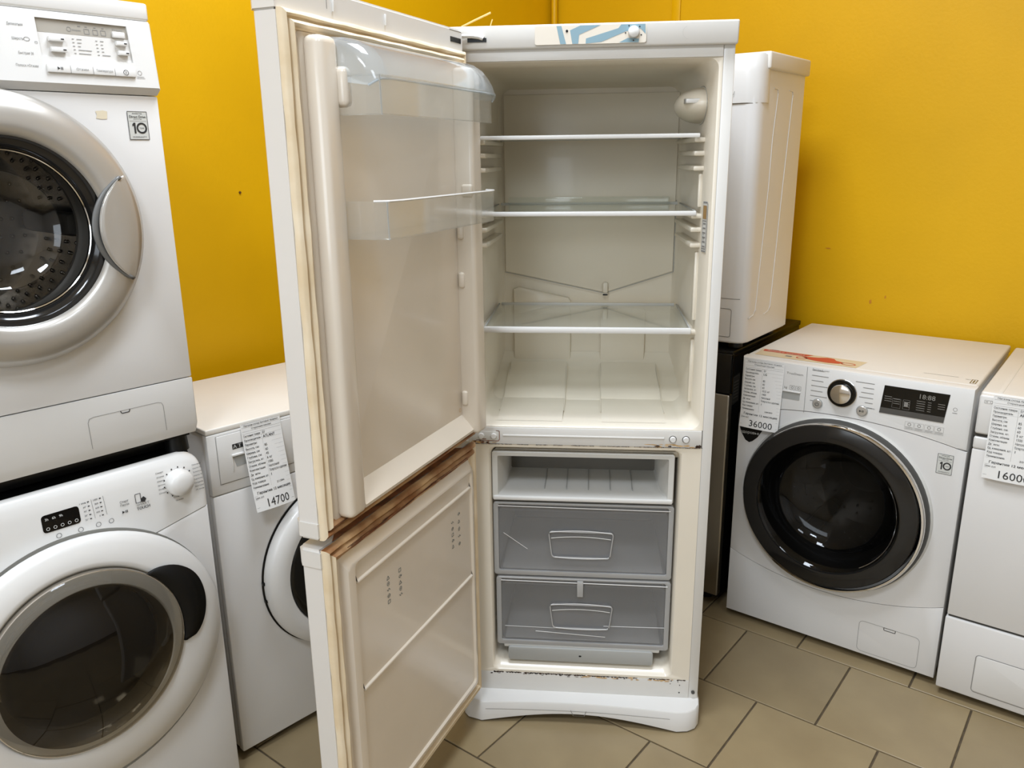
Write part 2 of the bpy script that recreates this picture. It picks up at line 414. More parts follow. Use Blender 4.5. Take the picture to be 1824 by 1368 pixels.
# shelves: glass plate in a rim
def shelf(z, y0, y1, edge):
    x0, x1 = -.541, -.0585
    bm = bmesh.new(); add_box(bm, x0+.004, x1-.004, y0+.006, y1, z-.0035, z+.0005, 0)
    g = finish('shelf', bm, SHELFG, fr, 0)
    box('shelf_trim', g, WHITE2, x0, x1, y0, y0+.012, z-edge, z+.0015, .0025)
    box('shelf_trim', g, GREYP, x0+.008, x1-.008, y1-.006, y1, z-.005, z+.004, .001)
    for a, b in ((x0, x0+.004), (x1-.004, x1)): box('shelf_trim', g, MIDG, a, b, y0+.012, y1, z-.004, z+.002, .001)
shelf(1.459, .035, .375, .008); shelf(1.293, .035, .375, .009); shelf(1.0275, .030, .355, .0125)
# ribbed back rail standing on the middle shelf
box('shelf_trim', fr, SHELFG, -.51, -.09, .34, .372, 1.294, 1.312, .003)
# thermostat housing with its dial
bm = bmesh.new(); bmesh.ops.create_uvsphere(bm, u_segments=28, v_segments=16, radius=1)
for v in bm.verts: v.co = Vector((-.050+v.co.x*.058, .135+v.co.y*.095, 1.522+v.co.z*.038*(1+.12*v.co.y)))
hs = finish('lamp_housing', bm, LINER, fr, 60)
box('thermostat_dial', hs, WHITE2, -.092, -.060, .045, .070, 1.5225, 1.5325, .003)
box('dial_slot', hs, MIDG, -.0935, -.0925, .045, .070, 1.5225, 1.5325, .0003)
tube('housing_seam', hs, MIDG, [(-.0475, .135-.10*cos(a), 1.522+.041*sin(a)) for a in [pi*2*i/30 for i in range(30)]], .0008, 5, True)
# rating label on the right inner wall
bm = bmesh.new(); sl = [(-.0378, .012, 1.205), (-.0450, .034, 1.205), (-.0450, .034, 1.316), (-.0378, .012, 1.316)]
bm.faces.new([bm.verts.new(v) for v in sl]); rl = finish('rating_label', bm, GREYP, fr, 0)
rlf = lambda a, b: (-.0383-a*.0072, .012+a*.022, 1.205+b*.111)
ik = Ink(rlf); ik.frame(.08, .92, .02, .98, .03)
for k in range(6): ik.rect(.25, .8, .10+k*.09, .13+k*.09)
ik.frame(.15, .9, .07, .62, .02); ik.text('CB 16', .75, .2, .3, .2, rot=pi/2); ik.build('label_print', rl, INKG)
ik = Ink(lambda a, b: (-.0386-a*.0072, .012+a*.022, 1.205+b*.111)); ik.rect(.15, .85, .66, .92); ik.build('label_patch', rl, mat('ochre_label', srgb(150, 118, 70), .5))
# cross bar between the compartments
box('cross_bar', fr, CABW, -.577, -.0255, -.003, .03, .7485, .7908, .0012)
box('bar_ridge', fr, CABW, -.496, -.112, -.0052, -.002, .7685, .7735, .002)
for x in (-.0925, -.062, -.5475, -.5175):
    lathe('screw_cap', fr, WHITE2, [(.0072, -.003), (.0075, -.0065), (.006, -.009), (0, -.0092)], x, .7695, 20)
    lathe('screw_cap_seat', fr, SEAM, [(.0088, -.0031), (.0088, -.0034), (.006, -.0034)], x, .7695, 20)
bm = bmesh.new(); add_box(bm, -.572, -.508, -.0045, -.0025, .757, .781, .001)
finish('hinge_plate', bm, [GREYP], fr)
ik = Ink(plane(-.0047)); ik.path([(-.560, .7585), (-.506, .757), (-.5035, .762), (-.504, .782), (-.512, .783)], .0015)
for _ in range(14): ik.blob(random.uniform(-.572, -.53), random.uniform(.75, .762), random.uniform(.002, .006), .0012)
ik.build('hinge_grime', fr, GRIME)
# rust along the lower edges
def rust_line(name, x0, x1, z, n, amp, y=-.0036, dens=1.):
    ik = Ink(plane(y)); x = x0
    pts = []
    while x < x1:
        L = random.uniform(.004, .022)
        if random.random() < dens: pts.append((x, L))
        x += L
    for x, L in pts:
        k = max(3, int(L/.002)); up = []; lo = []
        for i in range(k+1):
            up.append((x+L*i/k, z+random.uniform(0, amp)*.5)); lo.append((x+L*i/k, z-random.uniform(.1, 1)*amp))
        ik.face(lo+list(reversed(up)))
    o = ik.build(name, fr, RUST); o['kind'] = 'stuff'; return o
rust_line('rust_stain', -.575, -.03, .7490, 0, .0014, -.0036, .8)
ik = Ink(plane(-.0037))
for cx, rx, rz in ((-.031, .006, .006), (-.036, .005, .003), (-.534, .006, .002), (-.128, .010, .0025), (-.099, .005, .0022), (-.036, .003, .007)): ik.blob(cx, .752, rx, rz, 11, .5)
ik.build('rust_stain', fr, RUST)['kind'] = 'stuff'
ik = Ink(plane(-.0035))
for k in range(16): ik.blob(random.uniform(-.15, -.04), random.uniform(.749, .757), random.uniform(.003, .012), random.uniform(.001, .0025), 9, .5)
for k in range(8): ik.blob(random.uniform(-.57, -.50), random.uniform(.750, .756), random.uniform(.004, .012), .0015, 9, .5)
ik.build('rust_bloom', fr, RUSTL)['kind'] = 'stuff'
# freezer cavity
loft_rect('freezer_liner', fr, LINER, [
    (-.577, -.0237, .113, .7478, .001, .0), (-.5315, -.0690, .120, .7415, .014, .0), (-.5295, -.0715, .123, .7385, .016, .003),
    (-.527, -.074, .133, .736, .02, .016), (-.525, -.076, .140, .734, .02, .05), (-.520, -.081, .146, .730, .02, .40), (-.510, -.091, .156, .72, .02, .415)], cap1=True)
bm = bmesh.new(); add_prism(bm, rrect(-.491, -.117, .144, .182, .006, 3), .010, .05, .0015); bmesh.ops.recalc_face_normals(bm, faces=bm.faces)
finish('sill_recess', bm, MIDG, fr)
ik = Ink(plane(.0095)); ik.blob(-.304, .1625, .0038, .0025, 12, .1); ik.build('drain_hole', fr, BLACK)
box('bottom_rail', fr, CABW, -.577, -.0237, -.0005, .03, .052, .1128, .0008)
rust_line('rust_stain', -.565, -.28, .1135, 0, .0038, -.0012, .85)
rust_line('rust_stain', -.28, -.035, .1132, 0, .0028, -.0012, .8)
ik = Ink(plane(-.0012))
for k in range(26): ik.blob(random.uniform(-.56, -.05), random.uniform(.1075, .113), random.uniform(.0015, .006), random.uniform(.0008, .002), 8, .5)
for x, z in ((-.047, .098), (-.071, .101), (-.052, .108)): ik.blob(x, z, .0016, .0016)
ik.build('rust_stain', fr, RUST)['kind'] = 'stuff'
ik = Ink(plane(-.0010))
for k in range(30): ik.blob(random.uniform(-.3, -.035), random.uniform(.107, .1125), random.uniform(.003, .010), random.uniform(.001, .0028), 9, .5)
ik.build('rust_bloom', fr, RUSTL)['kind'] = 'stuff'
# upper ice tray, open at the front
tr = loft_rect('drawer', fr, GREYP, [
    (-.5255, -.0835, .596, .724, .006, .03), (-.5255, -.0835, .596, .724, .006, .014), (-.5235, -.0855, .598, .722, .006, .012),
    (-.512, -.097, .608, .712, .004, .014), (-.508, -.1005, .6095, .7085, .004, .03), (-.498, -.112, .613, .705, .004, .06), (-.490, -.122, .618, .700, .004, .34)], cap1=True)
for k in range(5):
    x = -.398+k*.0545; box('tray_rib', tr, MIDG, x-.0008, x+.0008, .05, .335, .6125, .6165, 0)
box('tray_back', tr, mat('shaded_tray_grey', srgb(112, 108, 100), .5), -.497, -.113, .185, .190, .6125, .7055, .001)  # back plate coloured darker for the shade deep inside the tray
box('drawer_lip', tr, WHITE2, -.5235, -.0855, .009, .02, .5965, .608, .003)
box('drawer_lip', tr, LINER, -.519, -.071, .030, .06, .7115, .7255, .002)
# two clear drawers
def drawer(x0, x1, z0, z1, hx0, hx1, hz0, hz1, extra):
    d = loft_rect('drawer', fr, DRAWC, [(x0+.004, x1-.004, z0+.004, z1-.006, .006, .020), (x0+.004, x1-.004, z0+.004, z1-.006, .006, .022)], cap1=True, cap0=True)
    loft_rect('drawer_rim', d, DRAWE, [(x0, x1, z0, z1, .008, .034), (x0, x1, z0, z1, .008, .017), (x0+.003, x1-.003, z0+.003, z1-.003, .007, .0155),
        (x0+.012, x1-.012, z0+.012, z1-.006, .005, .0165), (x0+.012, x1-.012, z0+.012, z1-.006, .005, .024)])
    tube('rim_edge', d, WHITE2, [(x0+.012, .0155, z1-.0105), (x1-.008, .0155, z1-.0135)], .0011, 6)
    # box behind
    loft_rect('drawer_basket', d, BASKET, [(x0+.012, x1-.012, z0+.006, z1-.03, .01, .034), (x0+.022, x1-.022, z0+.012, z1-.03, .01, .34)], cap1=True)
    box('drawer_floor', d, GREYP, x0+.02, x1-.02, .03, .33, z0+.010, z0+.014, .001)
    P = rrect(hx0, hx1, hz0, hz1, .008, 4)
    cx = (hx0+hx1)/2
    def q(x, z, y, k=1.):
        t = (z-hz0)/(hz1-hz0); s_ = (.90+.10*t)*k
        arch = .006*(1-((x-cx)/((hx1-hx0)/2))**2)*(1 if t > .5 else -.6)
        return (cx+(x-cx)*s_, y, z+arch)
    h = bmesh.new(); add_tube(h, [q(x, z, .0135) for x, z in P], .0016, 6, True)
    hh = finish('handle', h, DRAWE, d)
    h = bmesh.new(); add_loft(h, [[q(x, z, .014) for x, z in P], [q(x, hz0+(z-hz0)*.97, .030, .93) for x, z in P]], cap1=True)
    finish('handle_scoop', h, DRAWC, hh)
    tube('handle_edge', hh, WHITE2, [q(hx0+.004+(hx1-hx0-.008)*i/8, hz1-.001, .0125) for i in range(9)], .0009, 6)
    tube('handle_edge', hh, GREYP, [q(hx0+.004+(hx1-hx0-.008)*i/8, hz1-.018, .0145) for i in range(9)], .0010, 6)
    tube('handle_edge', hh, WHITE2, [q(hx0+.008+(hx1-hx0-.016)*i/8, hz0+.001, .0125) for i in range(9)], .0010, 6)
    if extra:
        tube('scratch_line', d, GREYP, [(x0+.02, .0195, z0+.052), (-.30, .0195, z0+.050)], .0007, 5)
        tube('scratch_line', d, GREYP, [(x0+.10, .0195, z0+.040), (-.24, .0195, z0+.030)], .0011, 5)
        tube('scratch_line', d, WHITE2, [(-.245, .0195, z0+.062), (x1-.01, .0195, z0+.064)], .0007, 5)
        box('rim_clip', d, DRAWE, -.314, -.298, .012, .02, z1-.05, z1-.006, .002)
    else:
        tube('scratch_line', d, GREYP, [(-.5, .0195, z0+.115), (-.44, .0195, z0+.072)], .0008, 5)
    return d
drawer(-.5245, -.0795, .3885, .589, -.386, -.225, .444, .5125, False)
drawer(-.520, -.079, .186, .383, -.383, -.2235, .2425, .3085, True)
box('drawer_foot', fr, GREYP, -.503, -.1, .018, .05, .176, .186, .003)
# top fascia with control sticker, knob and hinge
bm = bmesh.new(); add_box(bm, -.6, .003, -.020, .05, 1.6330, 1.679, .004, 3)
for v in bm.verts:
    if v.co.y < 0: v.co.y += .006*(1.679-v.co.z)/.046
tf = finish('top_fascia', bm, CABW, fr)
prism('control_sticker', tf, CREAM, rrect(-.4140, -.1845, 1.6390, 1.6750, .004, 3), -.0196, -.0130, 0)
ik = Ink(plane(-.0200)); zz = lambda t: 1.6395+t*.035
ik.face([(-.369, zz(1)), (-.359, zz(1)), (-.349, zz(0)), (-.361, zz(0))])
ik.face([(-.341, zz(.75)), (-.320, zz(1)), (-.278, zz(1)), (-.322, zz(.50)), (-.324, zz(.0)), (-.336, zz(0))])
ik.face([(-.308, zz(.28)), (-.242, zz(.80)), (-.226, zz(.62)), (-.276, zz(.08)), (-.3085, zz(0.0))])
ik.face([(-.242, zz(.80)), (-.236, zz(1)), (-.187, zz(1)), (-.186, zz(.45)), (-.196, zz(.75)), (-.226, zz(.62))])
ik.face([(-.240, zz(.02)), (-.222, zz(.26)), (-.199, zz(.2)), (-.200, zz(0))])
ik.build('blue_stripes', tf, BLUE)
lathe('indicator_lamp', tf, BLACK, [(.0026, -.0196), (.0026, -.0206), (0, -.0208)], -.3475, 1.6645, 14)
lathe('thermostat_knob', tf, WHITE2, [(.0118, -.0196), (.0118, -.028), (.0105, -.032), (.006, -.0345), (0, -.035)], -.2105, 1.6590, 30)
ik = Ink(plane(-.0203))
for a in (-pi/2, -.35, .75, 2.2, 3.2): ik.blob(-.2105+.0165*cos(a), 1.6590+.0155*sin(a), .0016, .0016, 10, 0)
ik.build('dial_marks', tf, INK)
ik = Ink(plane(-.0192)); ik.ring(-.098, 1.6565, .0125, .0003, 20, pi*.6, pi*1.5); ik.build('knockout_mark', tf, INKL)
# hinge at the top left
bm = bmesh.new(); add_box(bm, -.556, -.516, -.0187, -.0135, 1.6475, 1.6555, 0); finish('hinge_slot', bm, BLACK, tf, 0)
bm = bmesh.new(); add_tube(bm, [(-.522, -.019, 1.6535), (-.532, -.019, 1.6575), (-.545, -.026, 1.6590), (-.558, -.032, 1.6590), (-.570, -.038, 1.657)], .0055, 12)
for v in bm.verts: v.co.z = 1.657+(v.co.z-1.657)*.8
finish('hinge_arm', bm, WHITE2, tf)
# plinth
pl_out = [(-.606, .045), (-.608, .0), (-.604, -.030), (-.592, -.045), (-.556, -.0575)]
K = 22
pl_out += [(-.556+.498*i/K, -.0575-(.0045*i/K)+.014*sin(pi*i/K)) for i in range(1, K+1)]
pl_out += [(-.030, -.0575), (-.010, -.045), (.001, -.025), (.004, .0), (.004, .030), (-.052, .030), (-.053, .020), (-.058, .020), (-.058, .045)]
def pz(x): return .004+.024*max(0, sin(pi*(x+.56)/.505)) if -.56 < x < -.055 else .004
bm = bmesh.new()
LT = [(x, y, .060) for x, y in pl_out]; LE = [(x, y, .057) for x, y in pl_out]; LB = [(x, y, pz(x) if y < .0 else .004) for x, y in pl_out]
cx_ = -.3
ins = lambda q, k, z: (cx_+(q[0]-cx_)*(1-k*.25), q[1]*(1-k)+.02*k, z)
add_loft(bm, [LB, LE, [ins(q, .03, .0605) for q in LE]], cap1=True)
a = [v for v in bm.verts]
finish('plinth', bm, WHITE2, fr, 40)
pl = [c for c in COL.objects if c.name.startswith('plinth')][0]
ik = Ink(lambda x, z: (x, -.0585-(.0045*(x+.556)/.498)+.014*max(0, sin(pi*(x+.556)/.498))-.0008, z))
ik.path([(-.545+.47*i/20, .0405-.003*sin(pi*i/20)) for i in range(21)], .0009)
ik.path([(-.326, .040), (-.319, .0245)], .0012); ik.path([(-.286, .040), (-.291, .0245)], .0012); ik.path([(-.319, .0245), (-.291, .0245)], .0006)
ik.build('plinth_groove', pl, INKG)
box('plinth_bracket', pl, WHITE2, -.600, -.570, -.005, .03, .060, .068, .002)
lathe('bracket_screw', pl, DARKG, [(.003, -.006), (0, -.0064)], -.587, .064, 12)
lathe('rail_screw', fr, DARKG, [(.0045, 0), (.0045, -.004), (0, -.005)], -.0125, .0795, 14)
lathe('rail_screw', fr, DARKG, [(.0022, -.0005), (0, -.0016)], -.0475, .0755, 12)
for x, y in ((-.56, .06), (-.04, .06), (-.56, .54), (-.04, .54)):
    bm = bmesh.new(); bmesh.ops.create_cone(bm, cap_ends=True, segments=16, radius1=.02, radius2=.018, depth=.046)
    for v in bm.verts: v.co += Vector((x, y, .023))
    finish('foot', bm, BLACK, fr)

# ---- doors: x from hinge to free edge, inner face towards +y
HP = FO+Vector((cos(FA), sin(FA), 0))*-.5601+Vector((-sin(FA), cos(FA), 0))*-.0512
DA = -1.9767
def in_fridge(o):
    Mf = Matrix.Translation(FO) @ Matrix.Rotation(FA, 4, 'Z'); Md = Matrix.Translation(HP) @ Matrix.Rotation(DA, 4, 'Z')
    o.parent = fr; o.matrix_local = Mf.inverted() @ Md; return o
def door_skin(z0, z1, capz0, capz1):
    bm = bmesh.new()
    pr = [(0, -.004), (0, -.040), (.006, -.050), (.30, -.057), (.585, -.050), (.595, -.041), (.595, -.004)]
    LA = [(x, y, z0) for x, y in pr]; LBt = [(x, y, z1) for x, y in pr]
    add_loft(bm, [LA, LBt], True, True); bmesh.ops.recalc_face_normals(bm, faces=bm.faces)
    es = [e for e in bm.edges if abs(e.verts[0].co.z-e.verts[1].co.z) < .001]
    bmesh.ops.bevel(bm, geom=es, offset=.004, segments=2, affect='EDGES', clamp_overlap=True)
    d = finish('door', bm, WHITE, None); in_fridge(d); return d
def door_cap(d, z0, z1, tip=0, name='door_cap'):
    bm = bmesh.new()
    pr = [(-.001, -.003), (-.002, -.040), (.006, -.053), (.30, -.0605), (.586, -.053), (.5975, -.042), (.5975, -.003)]
    add_loft(bm, [[(x, y, z) for x, y in pr] for z in (z0, z1)], True, True); bmesh.ops.recalc_face_normals(bm, faces=bm.faces)
    es = [e for e in bm.edges if abs(e.verts[0].co.z-e.verts[1].co.z) < .001]
    bmesh.ops.bevel(bm, geom=es, offset=.005, segments=3, affect='EDGES', clamp_overlap=True)
    return finish(name, bm, WHITE2, d)
def gasket(d, x0, x1, z0, z1, dirty_top, dirty_bottom, wd=.034):
    sec = [(0, -.004), (.0005, .004), (.002, .007), (.007, .0095), (.0095, .0075), (.0105, .0040), (.013, .0035), (.015, .0090), (.019, .0125), (.0225, .0105), (.024, .005), (.027, .0045), (.0275, .002), (wd, .0015), (wd, -.003)]
    sides = {'t': [], 'b': [], 'l': [], 'r': []}
    for nm, A, B in (('b', (x0, z0), (x1, z0)), ('r', (x1, z0), (x1, z1)), ('t', (x1, z1), (x0, z1)), ('l', (x0, z1), (x0, z0))):
        bm = bmesh.new(); rows = []
        dirx, dirz = (B[0]-A[0]), (B[1]-A[1]); L = math.hypot(dirx, dirz); dirx /= L; dirz /= L; nx, nz = -dirz, dirx
        for k in range(17):
            t = k/16; row = []
            for ins_, h in sec:
                s0 = ins_+(L-2*ins_)*t
                wob = .0008*sin(k*2.1+ins_*300) if 0 < k < 16 else 0
                row.append(bm.verts.new((A[0]+dirx*s0+nx*(ins_+wob), h+wob*.5, A[1]+dirz*s0+nz*(ins_+wob))))
            rows.append(row)
        for a, b in zip(rows, rows[1:]):
            for i in range(len(sec)-1): bm.faces.new((a[i], a[i+1], b[i+1], b[i]))
        bmesh.ops.recalc_face_normals(bm, faces=bm.faces)
        dirty = (nm == 't' and dirty_top) or (nm == 'b' and dirty_bottom)
        g = finish('gasket', bm, GDIRTY if dirty else GASKET, d, 50)
        if dirty: g['label'] = 'brown stained strip of door gasket'
ud = door_skin(.7975, 1.626, 0, 0)
door_cap(ud, .7895, .826); door_cap(ud, 1.620, 1.668)
box('cap_notch', ud, SEAM, .470, .4702, -.0035, -.0025, 1.640, 1.655, 0)
# raised blocks and slot on the top cap facing the fridge
for x in (.30, .455): box('cap_rib', ud, WHITE2, x-.001, x+.001, -.004, .0005, 1.638, 1.656, .0005)
box('hinge_slot', ud, BLACK, .006, .052, -.0035, -.0022, 1.6405, 1.6500, 0)
box('cap_edge', ud, SEAM, .004, .055, -.0034, -.0026, 1.6625, 1.6632, 0)
gasket(ud, .0015, .5935, .7900, 1.6255, False, True)
# brown grime lines in the bottom gasket
ik = Ink(lambda x, z: (x, .0131, z))
for k in range(26):
    x = random.uniform(.08, .50); zr = .809+random.uniform(-.002, .002); ik.line((x, zr), (x+random.uniform(.03, .09), zr+random.uniform(-.001, .001)), .0015)
ik.build('gasket_grime', ud, GRIME)
# door liner
dl = loft_rect('door_liner', ud, DLINER, [
    (.030, .562, .806, 1.5985, .004, .0), (.024, .562, .804, 1.6, .010, .001), (.026, .559, .808, 1.597, .012, .005), (.030, .555, .812, 1.593, .012, .006)], cap1=True)
def pillar(x0, x1, z0, z1, y1, r=.011):
    bm = bmesh.new(); add_box(bm, x0, x1, .0, y1, z0, z1, r, 4)
    bmesh.ops.recalc_face_normals(bm, faces=bm.faces); return finish('liner_pillar', bm, DLINER, ud, 60)
pillar(.501, .550, .814, 1.594, .036, .012); pillar(.020, .066, .816, 1.590, .047, .009)
yz_extrude('liner_ledge', ud, DLINER, [(.0, .817), (.028, .817), (.033, .820), (.034, .826), (.031, .830), (.006, .858), (.0, .858)], .060, .505, .001)
bmod = dl
# bin holders on the two pillars
def nub(x0, x1, z0, z1, y0, y1, nm='bin_holder'):
    bm = bmesh.new(); add_box(bm, x0, x1, y0, y1, z0, z1, min(x1-x0, z1-z0, y1-y0)*.42, 3); return finish(nm, bm, DLINER, ud)
nub(.488, .510, 1.492, 1.552, .012, .050)
for z in (1.265, 1.162, .898): nub(.060, .072, z-.017, z+.017, .008, .022, 'shelf_clip')
ik = Ink(lambda x, z: (.4870, x, z)); ik.blob(.036, 1.501, .005, .008, 10, .4); ik.build('holder_stain', ud, RUSTL)
ik = Ink(lambda x, z: (x, .0075, z)); ik.ring(.078, .872, .004, .0012); ik.build('liner_stain', ud, RUSTL)
# top bin with curved lid
def door_bin(z0, z1, yf, x0=.066, x1=.502, trim=None):
    bm = bmesh.new(); t = .0022
    r = .012
    fr_pts = [(x0, .006), (x0+.004, yf-.03), (x0+.020, yf-.006), (x0+.05, yf), (x1-.05, yf+.006), (x1-.018, yf), (x1-.004, yf-.02), (x1, .006)]
    out = [(x, y) for x, y in fr_pts]; inn = [(x0+(x-x0)*(1-2*t/(x1-x0))+t, y-(t if y > .05 else 0)) for x, y in fr_pts]
    rings = []
    for (a, b) in zip(out, inn):
        rings.append([bm.verts.new((a[0], a[1], z0)), bm.verts.new((a[0], a[1], z1)), bm.verts.new((b[0], b[1], z1)), bm.verts.new((b[0], b[1], z0+t))])
    for p, q in zip(rings, rings[1:]):
        for i in range(4): bm.faces.new((p[i], p[(i+1) % 4], q[(i+1) % 4], q[i]))
    bm.faces.new([r_[0] for r_ in rings]); bm.faces.new([r_[3] for r_ in reversed(rings)])
    bmesh.ops.recalc_face_normals(bm, faces=bm.faces)
    b = finish('door_bin', bm, BINC, ud, 25)
    tube('bin_edge', b, BINC if not trim else trim, [(x, y, z1) for x, y in fr_pts[(0 if not trim else 1):(8 if not trim else 7)]], .0016 if not trim else .0022, 6)
    tube('bin_edge', b, MIDG, [(x1-.012, yf+.001, z0), (x1-.010, yf+.001, z1)], .0013, 6)
    return b
b1 = door_bin(1.480, 1.538, .100, .052, .505)
b2 = door_bin(1.290, 1.350, .102, .052, .505, WHITE2)
nub(.058, .070, 1.335, 1.362, .02, .045)
bm = bmesh.new(); prof = [(.010, 1.598), (.035, 1.596), (.056, 1.590), (.074, 1.579), (.088, 1.563), (.097, 1.548), (.1015, 1.534)]
xs = [.050, .058, .07, .12, .25, .38, .46, .488, .498, .503]
g = []
for x in xs:
    e = max(0, (abs(x-.2765)-.205)/.022); k = 1-.16*e*e
    g.append([bm.verts.new((x, y*k if y > .02 else y, z-.012*e*e)) for y, z in prof])
for a, b in zip(g, g[1:]):
    for i in range(len(prof)-1): bm.faces.new((a[i], a[i+1], b[i+1], b[i]))
for row in (g[0], g[-1]):
    v0 = bm.verts.new((row[0].co.x, .008, 1.534)); bm.faces.new([v0]+row)
bmesh.ops.recalc_face_normals(bm, faces=bm.faces)
lid = finish('bin_lid', bm, BINB, ud, 60)
tube('lid_edge', lid, BINB, [(x, .1015*(1-.16*max(0, (abs(x-.2765)-.205)/.022)**2), 1.534-.012*max(0, (abs(x-.2765)-.205)/.022)**2) for x in xs], .0020, 6)

ik = Ink(lambda x, y: (x, y, .7722)); pts = [(.05, -.004)]  # brown strip painting the upper gasket's stain and the shadow between the doors
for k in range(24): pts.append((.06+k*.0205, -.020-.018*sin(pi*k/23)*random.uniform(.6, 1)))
pts.append((.56, -.004)); ik.face(pts); stain_shade = ik
# lower door
ld = door_skin(.1006, .7630, 0, 0)
door_cap(ld, .733, .7715)
stain_shade.build('top_stain_shade', ld, GRIME)
gasket(ld, .0015, .5935, .1012, .7712, True, False)
ik = Ink(lambda x, z: (x, .0132, z))
for k in range(40):
    x = random.uniform(.05, .50); z = .7522+random.uniform(-.003, .004); ik.line((x, z), (x+random.uniform(.02, .08), z+random.uniform(-.001, .001)), .0016)
ik.build('gasket_grime', ld, GRIME)
lp = loft_rect('inner_panel', ld, DLINER, [
    (.034, .557, .134, .741, .004, .0), (.030, .552, .134, .739, .010, .001), (.036, .545, .141, .722, .014, .0145), (.040, .540, .146, .719, .014, .0158),
    (.046, .526, .152, .716, .012, .0158), (.050, .521, .156, .711, .010, .011), (.052, .519, .158, .709, .010, .011)], cap1=True)
for z in (.678, .4515):
    bm = bmesh.new()
    pr = [(.0108, z+.012), (.0080, z+.008), (.0085, z+.003), (.0150, z-.0005), (.0155, z-.003), (.0108, z-.006)]
    a = [bm.verts.new((.052, y, q)) for y, q in pr]; b = [bm.verts.new((.519, y, q)) for y, q in pr]
    for i in range(len(pr)-1): bm.faces.new((a[i], a[i+1], b[i+1], b[i]))
    bm.faces.new(a); bm.faces.new(b); bmesh.ops.recalc_face_normals(bm, faces=bm.faces)
    finish('pressed_groove', bm, DLINER, ld, 50)
# printed food symbols on the lower door
ik = Ink(lambda x, z: (x, .0116, z)); tk = .0011
def gly(k, x, z, s):
    k %= 6
    if k == 0: ik.frame(x-s*.7, x+s*.7, z-s*.6, z+s*.6, tk)
    elif k == 1: ik.ring(x, z, s*.6, tk, 10, rx=s*.8); ik.line((x-s*.6, z), (x+s*.6, z), tk)
    elif k == 2: ik.path([(x-s, z-s*.4), (x-s*.2, z+s*.5), (x+s*.3, z-s*.3), (x+s, z+s*.4)], tk)
    elif k == 3: ik.ring(x, z, s*.7, tk, 9); ik.blob(x, z, s*.25, s*.3)
    elif k == 4: ik.path([(x-s*.8, z-s*.6), (x, z+s*.7), (x+s*.8, z-s*.6)], tk, True)
    else: ik.path([(x-s*.8, z), (x+s*.2, z+s*.5), (x+s*.8, z), (x+s*.2, z-s*.5)], tk, True); ik.line((x-s*.9, z+s*.4), (x-s*.9, z-s*.4), tk)
for x, z0, z1, off in ((.4143, .572, .6366, 0), (.3705, .564, .6317, 2), (.141, .560, .6334, 4), (.109, .551, .6435, 1)):
    for k in range(5): gly(k+off, x, z0+(z1-z0)*(k+.5)/5, .0058)
ik.build('food_symbols', ld, INKB)

# ------------------------------------------------------------------ washing machines
def foot(p, x, y, z, h, r=.02):
    bm = bmesh.new(); bmesh.ops.create_cone(bm, cap_ends=True, segments=18, radius1=r, radius2=r*.9, depth=h)
    for v in bm.verts: v.co += Vector((x, y, z+h/2))
    return finish('foot', bm, BLACK, p)
def drum(p, cx, cz, r, y0, depth, dots=True, m=None):
    lathe('drum', p, m or DARKST, [(r+.012, y0), (r, y0+.004), (r, y0+depth), (r*.45, y0+depth+.006), (r*.4, y0+depth-.012), (0, y0+depth-.014)], cx, cz, 48)
    if dots:
        bm = bmesh.new()
        for i in range(26):
            for j in range(9):
                a = 2*pi*i/26+(pi/26 if j % 2 else 0); y = y0+.02+j*(depth-.04)/9
                if (i % 9) in (0,): continue
                M_ = Matrix.Translation((cx+(r-.002)*cos(a), y, cz+(r-.002)*sin(a)))
                bmesh.ops.create_icosphere(bm, subdivisions=1, radius=.0042, matrix=M_)
        for ring, cnt in ((.85, 26), (.72, 22), (.6, 18)):
            for i in range(cnt):
                a = 2*pi*i/cnt; M_ = Matrix.Translation((cx+r*ring*cos(a), y0+depth-.002, cz+r*ring*sin(a)))
                bmesh.ops.create_icosphere(bm, subdivisions=1, radius=.0045, matrix=M_)
        finish('drum_dimples', bm, m or DARKST, p, 60)['kind'] = 'stuff'
    for k in range(3):
        a = pi/2+.5+k*2*pi/3; bm = bmesh.new(); add_box(bm, -.022, .022, y0+.03, y0+depth-.01, -.001, .035, .012, 2)
        M_ = Matrix.Translation((cx+r*cos(a), 0, cz+r*sin(a))) @ Matrix.Rotation(-(a+pi/2), 4, 'Y')
        bmesh.ops.transform(bm, matrix=M_, verts=bm.verts); finish('drum_paddle', bm, DARKG, p)
def tub_ring(p, cx, cz, r0, r1, y0=.0, y1=.04):
    lathe('door_seal', p, RUBBER, [(r0, y0), (r0-.006, y0-.002), (r0-.012, y0+.006), (r0-.014, y0+.02), (r1+.006, y1-.004), (r1, y1), (r1, y1+.01)], cx, cz, 56)
